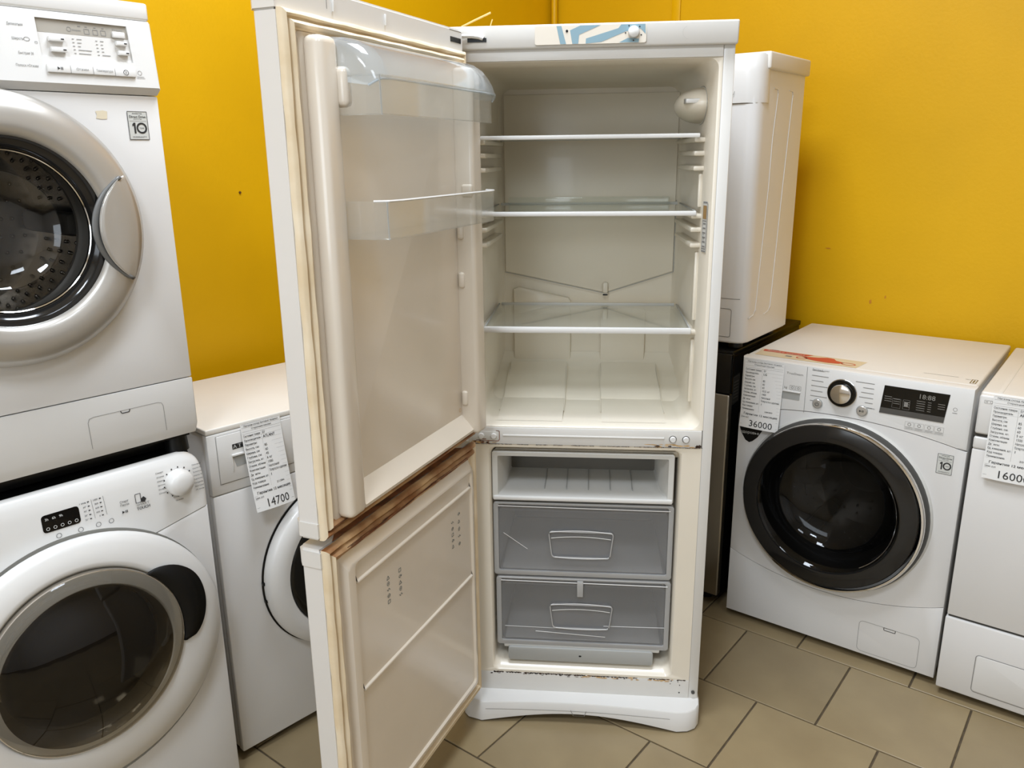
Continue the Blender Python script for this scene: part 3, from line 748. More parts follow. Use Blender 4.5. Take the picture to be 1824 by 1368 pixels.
def warranty_sticker(p, x0, x1, z0, z1, y, sk=0.0):
    w_, h_ = x1-x0, z1-z0
    f = lambda a, b: (x0+w_*a, y, z0+h_*b)
    bm = bmesh.new(); bm.faces.new([bm.verts.new(f(a, b)) for a, b in ((0, 0), (1, 0), (1, 1), (0, 1))]); st = finish('warranty_sticker', bm, STK, p, 0)
    ik = Ink(lambda a, b: (x0+a, y-.0004, z0+b))
    ik.frame(.0003, w_-.0003, .0003, h_-.0003, .0008)
    ik.text('INVERTER', w_/2, h_*.90, h_*.045, w_*.5, align='c')
    ik.text('Direct Drive', w_/2, h_*.77, h_*.09, w_*.84, align='c', bold=.0002)
    ik.text('MOTOR', w_/2, h_*.71, h_*.035, w_*.42, align='c')
    ik.rect(w_*.08, w_*.92, h_*.655, h_*.662)
    ik.face([(w_*.27, h_*.22), (w_*.36, h_*.22), (w_*.36, h_*.60), (w_*.27, h_*.60), (w_*.20, h_*.54), (w_*.20, h_*.47), (w_*.27, h_*.50)])
    ik.ring(w_*.66, h_*.41, h_*.165, h_*.065, 30, rx=w_*.225)
    ik.text('YEAR', w_*.66, h_*.385, h_*.05, w_*.24, align='c')
    ik.text('WARRANTY', w_/2, h_*.07, h_*.05, w_*.72, align='c')
    ik.build('sticker_print', st, INK)

def price_tag(name, origin, rz, x0, w_, z1, h_, ytop, ybot, rows, price, label, tilt=0, code='', curl=0.0, group=None):
    t = thing(name, label, 'price tag', origin, rz, group)
    def f(a, b, dy=0):   # a across 0..w, b up 0..h from the bottom
        u = b/h_; s_ = 1-u
        y = ytop+(ybot-ytop)*s_**1.4-curl*sin(pi*a/w_)*s_-dy
        return (x0+a+tilt*s_*h_, y, z1-h_+b)
    bm = bmesh.new(); nx, nz = 8, 14
    G = [[[bm.verts.new(f(w_*i/nx, h_*j/nz, dy)) for j in range(nz+1)] for i in range(nx+1)] for dy in (0, -.0003)]
    for k in (0, 1):
        for i in range(nx):
            for j in range(nz): bm.faces.new((G[k][i][j], G[k][i+1][j], G[k][i+1][j+1], G[k][i][j+1]))
    bmesh.ops.recalc_face_normals(bm, faces=bm.faces)
    finish('paper', bm, PAPER, t)
    ik = Ink(lambda a, b: f(a, b, .0006)); rh = h_*.0485
    ik.text('Магазин-склад бытовой техники', w_*.5, h_*.965, rh*.42, w_*.86, align='c'); ik.text('Стиральная машина', w_*.5, h_*.925, rh*.42, w_*.5, align='c')
    for z in (.995, .955, .912, .885): ik.rect(w_*.02, w_*.98, h_*z, h_*z+.0003)
    ytop_ = h_*.885
    for k, (a, b, big) in enumerate(rows):
        z = ytop_-rh*(k+1)
        ik.text(a, w_*.03, z+rh*.25, rh*.5, min(w_*.42, len(a)*rh*.30), bold=.0001)
        if b: ik.text(b, w_*.50, z+rh*.2, rh*(.62 if not big else .66), min(w_*.46, len(b)*rh*(.34 if not big else .5)), bold=(.0003 if big else 0))
        ik.rect(w_*.02 if k % 1 == 0 else w_*.5, w_*.98, z, z+.0002)
    zb = ytop_-rh*len(rows)
    ik.rect(w_*.47, w_*.472, zb, ytop_)
    ik.text(code, w_*.72, zb+rh*.2, rh*.45, w_*.2, align='c')
    ik.text('Гарантия 12 месяцев', w_*.52, zb-rh*1.25, rh*.62, w_*.86, align='c', bold=.0003)
    ik.rect(w_*.02, w_*.98, zb-rh*1.6, zb-rh*1.6+.0003)
    ik.text('Цена, руб', w_*.03, zb-rh*2.2, rh*.4, w_*.2)
    ik.rect(w_*.02, w_*.98, zb-rh*2.45, zb-rh*2.45+.0003)
    ik.text(price, w_*.55, zb-rh*4.6, h_*.095, w_*.60, align='c')
    ik.rect(w_*.02, w_*.98, h_*.045, h_*.045+.0004)
    ik.build('tag_print', t, INK)
    return t
NAMES = ['Состояние товара:', 'Производитель:', 'Параметры:', 'Высота, см:', 'Ширина, см:', 'Глубина, см:', 'Загрузка, кг:', 'Отжим, об/мин:', 'Комплектация:', 'Дефекты:', 'Ед. измерения, шт:', 'Код товара:', 'Наименование:']
def rows(*v): return [(n, v[i] if i < len(v) else '', i == 1) for i, n in enumerate(NAMES)]

# ---- right hand front loader
rw = thing('washing_machine', 'white front loader with large black porthole and chrome dial tagged 36000', 'washing machine', RO, AR)
y_f = .0
car = box('body', rw, WHITE, .002, .598, .020, .58, .022, .826, .004)
cut(car, cyl_bm(.300, .455, .225, -.02, .42))
tp = box('top_panel', rw, TOPW, 0, .6, .030, .585, .828, .8505, .006, 3)
def arc_pts(x0, x1, f, n=24): return [(x0+(x1-x0)*i/n, f(x0+(x1-x0)*i/n)) for i in range(n+1)]
fbot = lambda x: .684+.036*max(0, sin(pi*min(1, (x+.02)/.62)))
fb = lambda x: .6835+.0365*(1-((x-.29)/.31)**2)
# control fascia with a rounded top edge
cp = prism('control_panel', rw, WHITE2, [(.601, .849), (-.001, .849)] + arc_pts(-.001, .601, lambda x: fb(x)+.0012), -.004, .032, .009)
lowf = lambda x: .2405-.058*(1-((x-.293)/.305)**2)
fpnl = prism('front_panel', rw, WHITE, list(reversed(arc_pts(-.001, .601, lambda x: fb(x)-.0008))) + arc_pts(-.001, .601, lambda x: lowf(x)+.0008), -.003, .0195, .003)
cut(fpnl, cyl_bm(.300, .455, .226, -.05, .05))
prism('kick_panel', rw, WHITE, [(.601, .024), (.601, .2405)][::-1] and (list(reversed(arc_pts(-.001, .601, lambda x: lowf(x)-.0008))) + [(-.001, .024), (.601, .024)]), -.003, .0195, .003)
ik = Ink(plane(-.0036)); P = rrect(.397, .5555, .034, .1295, .012, 4); ik.path(P, .0009, True)
ik.build('filter_flap_outline', rw, INKG)
ik = Ink(plane(-.0038)); ik.path([(.462, .129), (.463, .1215), (.492, .1215), (.493, .129)], .0016); ik.path([(.462, .129), (.493, .129)], .001); ik.build('flap_latch', rw, INK)
# drawer division, slot, buttons, dial, display
ik = Ink(plane(-.0046)); ik.path([(.1875, .845), (.1878, .712)], .0011); ik.build('drawer_seam', rw, INKG)
prism('drawer_grip', rw, MIDG, rrect(.095, .1725, .7445, .7665, .003, 3), -.0048, -.003, 0)
box('drawer_grip_lip', rw, WHITE2, .095, .174, -.008, -.003, .7655, .769, .001)
ik = Ink(plane(-.0046)); ik.text('TrueSteam', .131, .817, .0065, .046); ik.text('kg', .127, .7745, .007)
for cx in (.150, .167): ik.frame(cx-.007, cx+.007, .773, .785, .0007); ik.ring(cx, .779, .003, .0012, 10)
for k in range(7):
    z = .8375-k*.0145; ik.rect(.2015, .2015+(.045 if k % 2 else .032), z, z+.0016)
ik.text('Быстрый цикл', .2015, .8385, .005, .045)
for k in range(6):
    z = .8235-k*.0135; L = (.048, .028, .032, .036, .020, .026)[k]; ik.rect(.366-L, .366, z, z+.0016)
ik.text('Программы', .333, .742+.013, .004, .04)
for k in range(4):
    cx = .461+k*.0235; ik.ring(cx, .731, .0038, .0012, 12); ik.frame(cx-.0105, cx+.0105, .7165, .7375, .0004)
    for q in (0, 1): ik.rect(cx-.009, cx+.009, .7225-q*.0035, .7236-q*.0035)
ik.ring(.5615, .790, .0045, .0008, 14); ik.rect(.556, .567, .780, .7812)
ik.build('panel_print', rw, INKG)
dl_ = lathe('dial', rw, BLACKG, [(.0375, -.004), (.0380, -.006), (.0370, -.0105), (.030, -.0115), (.028, -.011)], .2855, .786, 48)
lathe('dial_rim', dl_, CHROME, [(.0393, -.004), (.0393, -.0058), (.0375, -.0062)], .2855, .786, 48)
lathe('dial_cap', dl_, CHROME, [(.0275, -.010), (.0272, -.020), (.0255, -.0235), (.018, -.0255), (0, -.0265)], .2855, .786, 48)
for x, z, r, nm in ((.2230, .7455, .0125, 'power_button'), (.3415, .7462, .0135, 'start_button')):
    b = lathe(nm, rw, SILVER, [(r, -.004), (r, -.0075), (r*.88, -.009), (0, -.0095)], x, z, 32)
    lathe('button_rim', b, MIDG, [(r*1.12, -.004), (r*1.12, -.006), (r, -.0062)], x, z, 32)
    ik = Ink(plane(-.0102))
    if nm == 'power_button': ik.ring(x, z-.0005, .0048, .0012, 20, pi*.68, pi*2.32); ik.rect(x-.0006, x+.0006, z, z+.006)
    else: ik.play(x, z, .0058)
    ik.build('button_symbol', b, INK)
ds = prism('display', rw, BLACKG, [(.391, .8262), (.3845, .7503), (.539, .7503), (.5465, .8262)][::-1], -.0052, -.003, 0)
prism('display_strip', ds, mat('display_strip_grey', srgb(74, 72, 69), .3), [(.3858, .7655), (.3845, .7503), (.539, .7503), (.5405, .7655)][::-1], -.0056, -.005, 0)
ik = Ink(plane(-.0058)); ik.text('18:88', .474, .8045, .0125, .040)
for c_, x in enumerate((.394, .416, .442, .472, .4985, .522)):
    for k in range(5 if c_ in (3, 4) else 3):
        z = .797-k*.006-(.004*c_ if c_ < 3 else 0); ik.rect(x, x+(.018, .016, .014, .020, .008, .016)[c_], z, z+.0012)
ik.frame(.414, .434, .770, .795, .0004); ik.frame(.440, .456, .770, .795, .0005); ik.rect(.443, .452, .778, .790)
ik.build('display_print', ds, mat('display_segment', srgb(132, 128, 122), .5))
warranty_sticker(rw, .537, .5735, .6148, .6680, -.0036)
# black sticker below the price tag
pts = [(.0, .697), (.085, .655), (.060, .611), (.046, .597), (.036, .5915), (.024, .597), (.010, .618), (.0015, .645)]
prism('black_sticker', rw, BLACK, pts, -.0036, -.0030, 0)
ik = Ink(plane(-.0041)); ik.text('здоровье', .0085, .6175, .0085, .056, rot=.03); ik.build('sticker_lettering', rw, INKW)
# red promotional sticker lying on the top
def topf(z): return lambda x, y: (x, y, z)
ik = Ink(topf(.8508)); ik.face([(.020, .034), (.304, .034), (.312, .118), (.012, .118)])
st = ik.build('promo_sticker', rw, TAPE)
ik = Ink(topf(.8511)); ik.face([(.024, .088), (.150, .088), (.165, .112), (.020, .112)])
ik.face([(.165, .060), (.190, .052), (.225, .050), (.252, .056), (.262, .074), (.236, .086), (.226, .104), (.206, .108), (.185, .094), (.160, .088), (.140, .082)])
for cx, rx in ((.275, .018), (.146, .014)): ik.ring(cx, .066, .012, .004, 16, rx=rx)
ik.build('promo_print', st, RED)
ik = Ink(topf(.8514)); ik.text('Забота о здоровье', .032, .094, .011, .112); ik.build('promo_lettering', st, CREAM)
ik = Ink(topf(.8513)); ik.rect(.10, .118, .058, .070); ik.rect(.04, .062, .114, .117); ik.build('promo_mark', st, INKG)
ik = Ink(topf(.8508)); ik.path([(.462, .088), (.545, .092)], .002); ik.text('тест', .562, .078, .008, .014); ik.build('top_print', rw, INKG)
ik = Ink(topf(.8508)); ik.frame(.578, .590, .046, .088, .0025); ik.rect(.582, .586, .052, .082); ik.build('top_symbol', rw, mat('olive_mark', srgb(120, 106, 76), .5))
# porthole
CX, CZ = .2885, .4565
dr = lathe('door', rw, DARKG, [(.2540, -.003), (.2550, -.012), (.2535, -.024), (.248, -.032)], CX, CZ)
lathe('chrome_ring', dr, CHROME, [(.248, -.032), (.2475, -.040), (.2445, -.044), (.2400, -.0445), (.2385, -.042)], CX, CZ, 96)
lathe('outer_bezel', dr, GREYP, [(.2545, -.0022), (.2600, -.0035), (.2580, -.0085), (.254, -.012)], CX, CZ, 96)
lathe('glass_bezel', dr, SMOKE, [(.2392, -.0435), (.2365, -.0475), (.218, -.0515), (.1985, -.0545), (.1945, -.0540), (.1925, -.050)], CX-.006, CZ+.005, 96)
lathe('door_glass', dr, DGLASS2, [(.1935, -.0505), (.18, -.036), (.165, .010), (.150, .035), (.12, .048), (.06, .056), (0, .058)], CX-.008, CZ+.008)
lathe('glass_rim', dr, CHROME, [(.1870, -.0492), (.1885, -.0505), (.1895, -.0495)], CX-.008, CZ+.008, 30, a0=-.95, a1=.55)
tub_ring(rw, CX, CZ, .226, .17, .0, .06)
drum(rw, CX, CZ, .20, .07, .30)
box('dark_base_slab', rw, BLACK, .01, .59, .03, .57, .008, .0225, 0)  # black slab standing in for the shadow band under the front
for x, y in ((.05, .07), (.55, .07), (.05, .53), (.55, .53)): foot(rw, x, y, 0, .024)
price_tag('price_tag', RO, AR, .008, .116, .8430, .201, -.0055, -.020,
          rows('БУ', 'LG', '', '85', '60', '60', '10,5 кг', '1400', 'Неполная', 'Потертости и царапины', '1', ''), '36000',
          'printed paper price tag reading 36000 on the black porthole washing machine', code='28080', curl=.004, group='price tags taped to the machines')

# ---- far right machine, cut by the frame
SO = Vector((1.139, 1.889, 0)) + U*.002
sw = thing('washing_machine', 'white machine with flat panel door at right edge of photo, tagged 16000', 'washing machine', SO, AR)
box('body', sw, WHITE, .002, .598, .022, .58, .022, .830, .004)
box('top_panel', sw, TOPW, 0, .6, .012, .59, .832, .8505, .006, 3)
box('control_panel', sw, WHITE2, 0, .6, -.003, .03, .7455, .846, .006, 3)
bm = bmesh.new(); add_box(bm, 0, .6, .004, .03, .7385, .7455, .001); finish('grip_recess', bm, SEAM, sw)
box('grip_rail', sw, WHITE2, 0, .6, -.001, .03, .706, .7375, .005, 3)
box('front_door', sw, WHITE, 0, .6, -.001, .0215, .2425, .7050, .003)
bm = bmesh.new(); add_box(bm, .004, .596, .004, .03, .236, .2425, 0); finish('door_gap', bm, SEAM, sw)
box('kick_panel', sw, WHITE, -.002, .602, -.005, .0215, .024, .236, .004)
prism('filter_flap', sw, WHITE2, rrect(.082, .30, .046, .152, .008, 4), -.0065, -.004, .001)
ik = Ink(plane(-.0058)); ik.path(rrect(.0805, .3015, .0445, .1535, .009, 4), .0016, True); ik.build('flap_gap', sw, INKG)
ik = Ink(plane(-.0036)); ik.frame(.012, .0245, .826, .8335, .0006); ik.text('H', .0145, .8275, .005); ik.path([(.026, .826), (.031, .830), (.026, .834)], .001); ik.build('panel_print', sw, INKG)
box('top_strip', sw, TOPW, .035, .045, .02, .585, .8500, .8515, .0005)
box('dark_base_slab', sw, BLACK, .01, .59, .03, .57, .008, .0225, 0)  # black slab put where floor shade falls below the kick panel
for x, y in ((.05, .07), (.55, .07), (.05, .53), (.55, .53)): foot(sw, x, y, 0, .024)
price_tag('price_tag', SO, AR, .030, .118, .849, .209, -.0055, -.012,
          rows('БУ', 'ARISTON', '', '85', '60', '60', '5 кг', '1500', 'Неполная', 'Потертости и царапины', '1', ''), '16000',
          'printed paper price tag reading 16000 at right edge of photo', code='20155', curl=.003, group='price tags taped to the machines')

# ---- black built-under machine with a white one on top
BO = Vector((0.6885, 2.3257, 0))
bw = thing('dishwasher', 'black and steel undercounter appliance wedged behind refrigerator carrying a white machine', 'dishwasher', BO, AR)
bm_ = box('body', bw, BLACK, -.645, -.030, -.008, .56, .03, .835, .004)
box('top_panel', bw, BLACK, -.645, -.026, -.02, .56, .836, .853, .003)
box('door', bw, STEEL, -.645, -.023, -.036, -.010, .05, .722, .006, 3)
box('control_panel', bw, BLACKG, -.645, -.024, -.034, -.010, .724, .846, .004)
box('kick_plate', bw, BLACK, -.63, -.06, .0, .02, .02, .048, .002)
bm = bmesh.new(); bm.faces.new([bm.verts.new(v) for v in ((-.0293, .0, .68), (-.0293, .05, .685), (-.0293, .05, .775), (-.0293, .0, .77))])
ik = Ink(lambda a, b: (-.0290, a, b)); ik.frame(.004, .046, .69, .768, .001)
for k in range(6): ik.rect(.008, .042, .70+k*.01, .703+k*.01)
finish('side_label', bm, DARKG, bw, 0); ik.build('side_label_print', bw, INKG)
for x, y in ((-.60, .04), (-.09, .04), (-.60, .5), (-.09, .5)): foot(bw, x, y, 0, .031)
WO = BO
ww = thing('washing_machine', 'white narrow machine stacked on the black appliance, only its plain side clearly seen', 'washing machine', (WO.x, WO.y, .868), AR)
bm = bmesh.new()
# rounded front vertical edge and slight front bulge
pr = [(-.6, .02), (-.6, .338), (-.004, .338), (-.004, .035), (-.010, .012), (-.022, .000), (-.045, -.006), (-.12, -.010), (-.48, -.010), (-.555, -.006), (-.590, .004)]
add_loft(bm, [[(x, y, z) for x, y in pr] for z in (.006, .775)], True, True); bmesh.ops.recalc_face_normals(bm, faces=bm.faces)
bmesh.ops.bevel(bm, geom=[e for e in bm.edges if abs(e.verts[0].co.z-e.verts[1].co.z) < .001], offset=.004, segments=2, affect='EDGES', clamp_overlap=True)
finish('body', bm, WHITE, ww)
bm = bmesh.new()
pr2 = [(-.6, .0), (-.6, .050), (-.0015, .050), (-.0005, .040), (-.004, .020), (-.016, .0), (-.045, -.014), (-.12, -.020), (-.48, -.020), (-.555, -.014)]
pr3 = [(x, y+.012 if y < .1 else y) for x, y in pr2]
add_loft(bm, [[(x, y, .683) for x, y in [(a, b+.004) for a, b in pr2]], [(x, y, .765) for x, y in pr2], [(x, y, .800) for x, y in pr3], [(x, y+.004 if y < .1 else y, .812) for x, y in pr3]], True, True)
bmesh.ops.recalc_face_normals(bm, faces=bm.faces)
bmesh.ops.bevel(bm, geom=[e for e in bm.edges if abs(e.verts[0].co.z-e.verts[1].co.z) < .001 and e.verts[0].co.z > .79], offset=.004, segments=2, affect='EDGES', clamp_overlap=True)
top = finish('control_panel', bm, WHITE2, ww)
box('top_panel', ww, TOPW, -.6, .006, .034, .352, .770, .8165, .006, 3)
for path in ([(.095, .724), (.122, .722), (.128, .712), (.1086, .584), (.105, .453), (.070, .100), (.058, .086), (.020, .080)],
             [(.215, .724), (.240, .722), (.2455, .712), (.218, .449), (.188, .095), (.176, .081), (.139, .075)]):
    tube('side_rib', ww, WHITE, [(-.0038, y, z) for y, z in path], .0016, 6)
def ww_front(x): return -.0105 if x < -.12 else (-.0105+.004*(x+.12)/.075 if x < -.045 else -.0065+.0065*(x+.045)/.023)
ik = Ink(lambda x, z: (x, ww_front(x)-.0006, z)); ik.path([(-.58, .1385), (-.12, .1385), (-.045, .1385), (-.024, .1385)], .0014)
ik.path([(-.58, .6815), (-.12, .6815), (-.045, .6815), (-.024, .6815)], .0014)
ik.path(rrect(-.25, -.046, .024, .108, .006, 3), .0016, True); ik.build('front_seams', ww, INKG)
ik = Ink(lambda x, z: (x, -.0212+.0065*max(0, (x+.12)/.075), z)); ik.path([(-.2, .7015), (-.085, .7015), (-.075, .705), (-.072, .714)], .0012); ik.build('drawer_outline', ww, INKG)
ik = Ink(lambda x, z: (x, -.0212+.0065*max(0, (x+.12)/.075), z)); ik.blob(-.094, .728, .0016, .0016); ik.build('indicator_dot', ww, INK)
for x, y in ((-.55, .04), (-.05, .05), (-.55, .30), (-.05, .30)): foot(ww, x, y, -.0145, .021, .022)
# packing board under it
wb = thing('packing_board', 'thin brown board poking out under the stacked white machine', 'board', (WO.x, WO.y, .8535), AR)
box('board', wb, mat('brown_board', srgb(150, 104, 62), .7), -.20, -.080, .327, .40, .0, .006, .001)

# ---- left stack, lower machine
LO = Vector((-.6558, 1.6007, 0)); LA = .8383
lw = thing('washing_machine', 'white front loader at the bottom of left stack with clear ringed porthole', 'washing machine', LO, LA)
car = box('body', lw, WHITE, -.596, -.004, .022, .44, .022, .802, .02, 4)
box('hollow_shade_fill', lw, BLACK, -.585, -.016, .0225, .438, .800, .8305, .003)  # black block stands for the shaded hollow where the top cover is missing
cut(car, cyl_bm(-.300, .478, .215, -.02, .36))
DCX, DCZ = -.278, .464
def cseam(x): return .6825+(x+.1243)*.206
# fascia: rounded shoulder profile along the top, lower edge sloping
bm = bmesh.new()
yzp = [(.0215, .8335), (.016, .8330), (.009, .8275), (.003, .8150), (-.001, .795), (-.003, .76), (-.003, .60), (.0215, .60), (.0215, .80)]
RS = .045; es_ = [0, .002, .006, .012, .020, .030, .045]
xs_ = [-.6+q for q in es_]+[-q for q in reversed(es_)]
lo_ = []
for x in xs_:
    e_ = min(x+.6, -x); dp_ = RS-math.sqrt(max(0, RS*RS-(RS-min(e_, RS))**2))
    lo_.append([(x, y+(.004*(1-e_/.004) if e_ < .004 and y < .01 else 0), z-(dp_*max(0, (z-.72)/.125))) for y, z in yzp])
add_loft(bm, lo_, True, True)
bmesh.ops.recalc_face_normals(bm, faces=bm.faces); fas = finish('control_panel', bm, WHITE2, lw)
cut(fas, cyl_bm(DCX, DCZ, .2735, -.05, .05, 96), prism_bm([(.02, cseam(.02)), (-.16, cseam(-.16)), (-.16, .55), (.02, .55)], -.05, .05),
    prism_bm([(-.62, .711), (-.50, .68), (-.46, .55), (-.62, .55)], -.05, .05))
fp = prism('front_panel', lw, WHITE, [(0, .024), (0, cseam(0)-.0016), (-.16, cseam(-.16)-.0016), (-.161, .60), (-.455, .60), (-.50, .678), (-.6, .709), (-.6, .024)][::-1], -.003, .0215, .004)
cut(fp, cyl_bm(DCX, DCZ, .2735, -.05, .05, 96))
lathe('door_recess', lw, GREYP, [(.2735, -.0025), (.2728, .006), (.262, .012), (.215, .014)], DCX, DCZ, 80)
# porthole door: broad white ring, offset glass bowl
ldr = bmesh.new()
def ring_loop(cx, cz, r, y, n=88): return [(cx+r*cos(2*pi*i/n), y, cz+r*sin(2*pi*i/n)) for i in range(n)]
GX, GZ = -.292, .497
RTAB = [(.008, .250, 0), (-.006, .261, .1), (-.018, .264, .25), (-.030, .261, .5), (-.040, .251, .7), (-.047, .236, .8), (-.052, .216, .9), (-.055, .198, 1), (-.0545, .190, 1), (-.050, .184, 1), (-.02, .182, 1)]
add_loft(ldr, [[(x_*1.0+(DCX+(GX-DCX)*t_), y_, z_) for x_, y_, z_ in [((1+.03*(r_ > .2))*r_*cos(2*pi*i/96), y_, DCZ+(GZ-DCZ)*t_+r_*sin(2*pi*i/96)) for i in range(96)]] for y_, r_, t_ in RTAB])
bmesh.ops.recalc_face_normals(ldr, faces=ldr.faces)
ldoor = finish('door', ldr, WHITE2, lw, 50)
lathe('glass_ring', ldoor, CRING, [(.1835, -.048), (.182, -.060), (.172, -.068), (.158, -.070), (.148, -.062), (.144, -.048), (.1435, -.01)], GX, GZ, 88)
lathe('glass_edge', ldoor, CHROME, [(.1838, -.056), (.1825, -.0602), (.1805, -.0610)], GX, GZ, 88)
lathe('door_glass', ldoor, BGLASS, [(.158, -.0695), (.150, -.074), (.125, -.088), (.09, -.101), (.045, -.109), (0, -.112)], GX-.004, GZ-.002, 88)
lathe('inner_bowl', ldoor, BLACKG, [(.144, -.02), (.12, .01), (.07, .03), (0, .035)], GX-.004, GZ-.002, 64)
bm = bmesh.new(); n = 26; pi_, po_ = [], []
for i in range(n+1):
    t = i/n; a = radians(-13+60*t); ro = .190+.058*min(1, (sin(pi*min(1, t*1.0+.0))**.55) if 0 < t < 1 else 0)
    if t < .5: ro = .188+.056*min(1, sin(pi*t)**.45 if t > 0 else 0)
    else: ro = .188+.056*(sin(pi*t)**.8)
    pi_.append((GX+.184*cos(a), GZ+.184*sin(a))); po_.append((GX+ro*cos(a), GZ+ro*sin(a)))
def ringy(x, z):
    best = -.056
    for (y0, r0, t0), (y1, r1, t1) in zip(RTAB[2:], RTAB[3:8]):
        c0 = (DCX+(GX-DCX)*t0, DCZ+(GZ-DCZ)*t0); c1_ = (DCX+(GX-DCX)*t1, DCZ+(GZ-DCZ)*t1)
        d0 = math.hypot(x-c0[0], z-c0[1])-r0; d1 = math.hypot(x-c1_[0], z-c1_[1])-r1
        if d0 <= 0 < d1: return y1+(y0-y1)*d1/(d1-d0)
    return best
a = [bm.verts.new((x, ringy(x, z)-.001, z)) for x, z in pi_]; b = [bm.verts.new((x, ringy(x, z)-.002, z)) for x, z in po_]
for i in range(n): bm.faces.new((a[i], b[i], b[i+1], a[i+1]))
bmesh.ops.recalc_face_normals(bm, faces=bm.faces)
hd = finish('door_handle', bm, mat('matt_black_plastic', srgb(12, 11, 10), .5, spec=.25), ldoor, 60)
md = hd.modifiers.new('s', 'SOLIDIFY'); md.thickness = .004; md.offset = -1
# panel print, dial, display
fy = lambda x, z: (x, (-.0036 if z < .76 else (-.0036+.0025*(z-.76)/.035 if z < .795 else -.0014+.0052*(z-.795)/.023)), z)
dp = finish('display', (lambda: (lambda b: (b.faces.new([b.verts.new(fy(x, z)) for x, z in rrect(-.3175, -.2515, .7565, .7905, .006, 3)]), b)[1])(bmesh.new()))(), BLACKG, lw, 0)
for v in dp.data.vertices: v.co.y -= .0004
fy2 = lambda x, z: (x, fy(x, z)[1]-.0009, z)
ik = Ink(fy2)
for k in range(5):
    x = -.309+k*.0125
    if k < 3: ik.text(('3h', '6h', '9h')[k], x-.003, .7795, .005)
    ik.ring(x, .7635, .0028, .0008, 10)
ik.build('display_print', dp, INKW)
ik = Ink(fy2)
for j, x in enumerate((-.236, -.214)):
    for k in range(5):
        ik.text((('1 мин', '60°', '40°', '30°', '20°'), ('1000', '800', '600', '400', '0'))[j][k], x-.002, .7905-k*.0085, .0035, align='r'); ik.rect(x+.0005, x+.004, .791-k*.0085, .793-k*.0085)
    ik.path([(x+.008, .795), (x+.010, .756)], .0004)
for x, z in ((-.293, .7445), (-.2545, .7425), (-.222, .7415), (-.198, .7405)): ik.ring(x, z, .0045, .0008, 14)
ik.text('Старт', -.1775, .769, .0045); ik.text('Пауза', -.1775, .7625, .0045); ik.play(-.170, .750, .0055)
ik.frame(-.147, -.1365, .760, .778, .0011); ik.face([(-.137, .766), (-.131, .770), (-.126, .764), (-.130, .758), (-.137, .760)])
ik.text('TOUCH', -.147, .7445, .006, .026, bold=.0003)
KX, KZ = -.0565, .7775
for k in range(9):
    z = KZ+.028-k*.0085; xr = KX-.043+(.004*k if k > 5 else 0); ik.text(['Смарт', 'Хлопок', 'Шерсть', 'Детская', 'Джинсы', 'Спорт', 'Деликат.', 'Слив', 'Отжим'][k], xr, z, .0030, .016)
    z2 = KZ+.024-k*.0078
    if k < 8: ik.text(['Смешанная', 'Хлопок 90', 'Хлопок', 'Хлопок 40', 'Синтетика', 'Ежедневн.', 'Быстрая', '14 мин'][k], KX+.033, z2, .0030, .019)
for k in range(14):
    a = 2*pi*k/14+.1; ik.blob(KX+.0305*cos(a), KZ+.0305*sin(a), .0017, .0017, 6, .1)
ik.build('panel_print', lw, INK)
ik = Ink(fy2); ik.text('SMART', -.147, .7525, .0055, .026); ik.build('panel_print', lw, INKG)
kb = lathe('dial', lw, WHITE2, [(.0275, .0), (.0280, -.008), (.0265, -.018), (.022, -.024), (.012, -.027), (0, -.0275)], KX, KZ, 40)
ik = Ink(lambda x, z: (x, -.0255 if math.hypot(x-KX, z-KZ) < .017 else -.0225, z))
ik.line((KX+.003, KZ+.020), (KX+.0045, KZ+.011), .002)
for a in (2.6, 3.3, 4.1, 5.2): ik.line((KX+.021*cos(a), KZ+.021*sin(a)), (KX+.013*cos(a), KZ+.013*sin(a)), .0014)
ik.build('dial_marks', kb, INK)
for x, y in ((-.55, .06), (-.05, .06), (-.55, .39), (-.05, .39)): foot(lw, x, y, 0, .024)
pt = thing('price_tag', 'sliver of white paper tag at left edge of photo on lower left machine', 'price tag', LO, LA, 'price tags taped to the machines')
bm = bmesh.new(); add_box(bm, -.52, -.4470, -.064, -.0635, .50, .628, 0); finish('paper', bm, PAPER, pt, 0)
ik = Ink(plane(-.0645)); ik.frame(-.515, -.450, .505, .623, .0006); ik.build('tag_print', pt, INKG)

# ---- left stack, upper machine with the silver porthole
ZU = .8588
uw = thing('washing_machine', 'white machine on top of left stack with silver porthole ring and display buttons', 'washing machine', (LO.x, LO.y, ZU), LA)
car = box('body', uw, WHITE, -.598, -.003, .022, .44, .012, .80, .006, 3)
PX, PZ = -.297, 1.3045-ZU
cut(car, cyl_bm(PX, PZ, .185, -.02, .38))
box('top_panel', uw, WHITE2, -.602, .002, -.001, .445, .8012, .832, .005, 3)
# sloped control panel
yzp = [(.022, .801), (.0, .8005), (-.002, .7995), (-.0135, .686), (-.0115, .684), (-.001, .6735), (.022, .6735)]
bm = bmesh.new(); a = [bm.verts.new((-.602, y, z)) for y, z in yzp]; b = [bm.verts.new((.002, y, z)) for y, z in yzp]
f0 = bm.faces.new(a); f1 = bm.faces.new(list(reversed(b)))
for i in range(len(yzp)): bm.faces.new((a[i], b[i], b[(i+1) % len(yzp)], a[(i+1) % len(yzp)]))
bmesh.ops.bevel(bm, geom=list(f0.edges)+list(f1.edges), offset=.0025, segments=2, affect='EDGES', clamp_overlap=True)
bmesh.ops.recalc_face_normals(bm, faces=bm.faces); cp = finish('control_panel', bm, WHITE2, uw)
py = lambda z: -.002-.0115*(.7995-z)/.1135     # slope of the panel face
DX0, DX1, DZ0, DZ1 = -.1935, -.0425, 1.5865-ZU, 1.6475-ZU
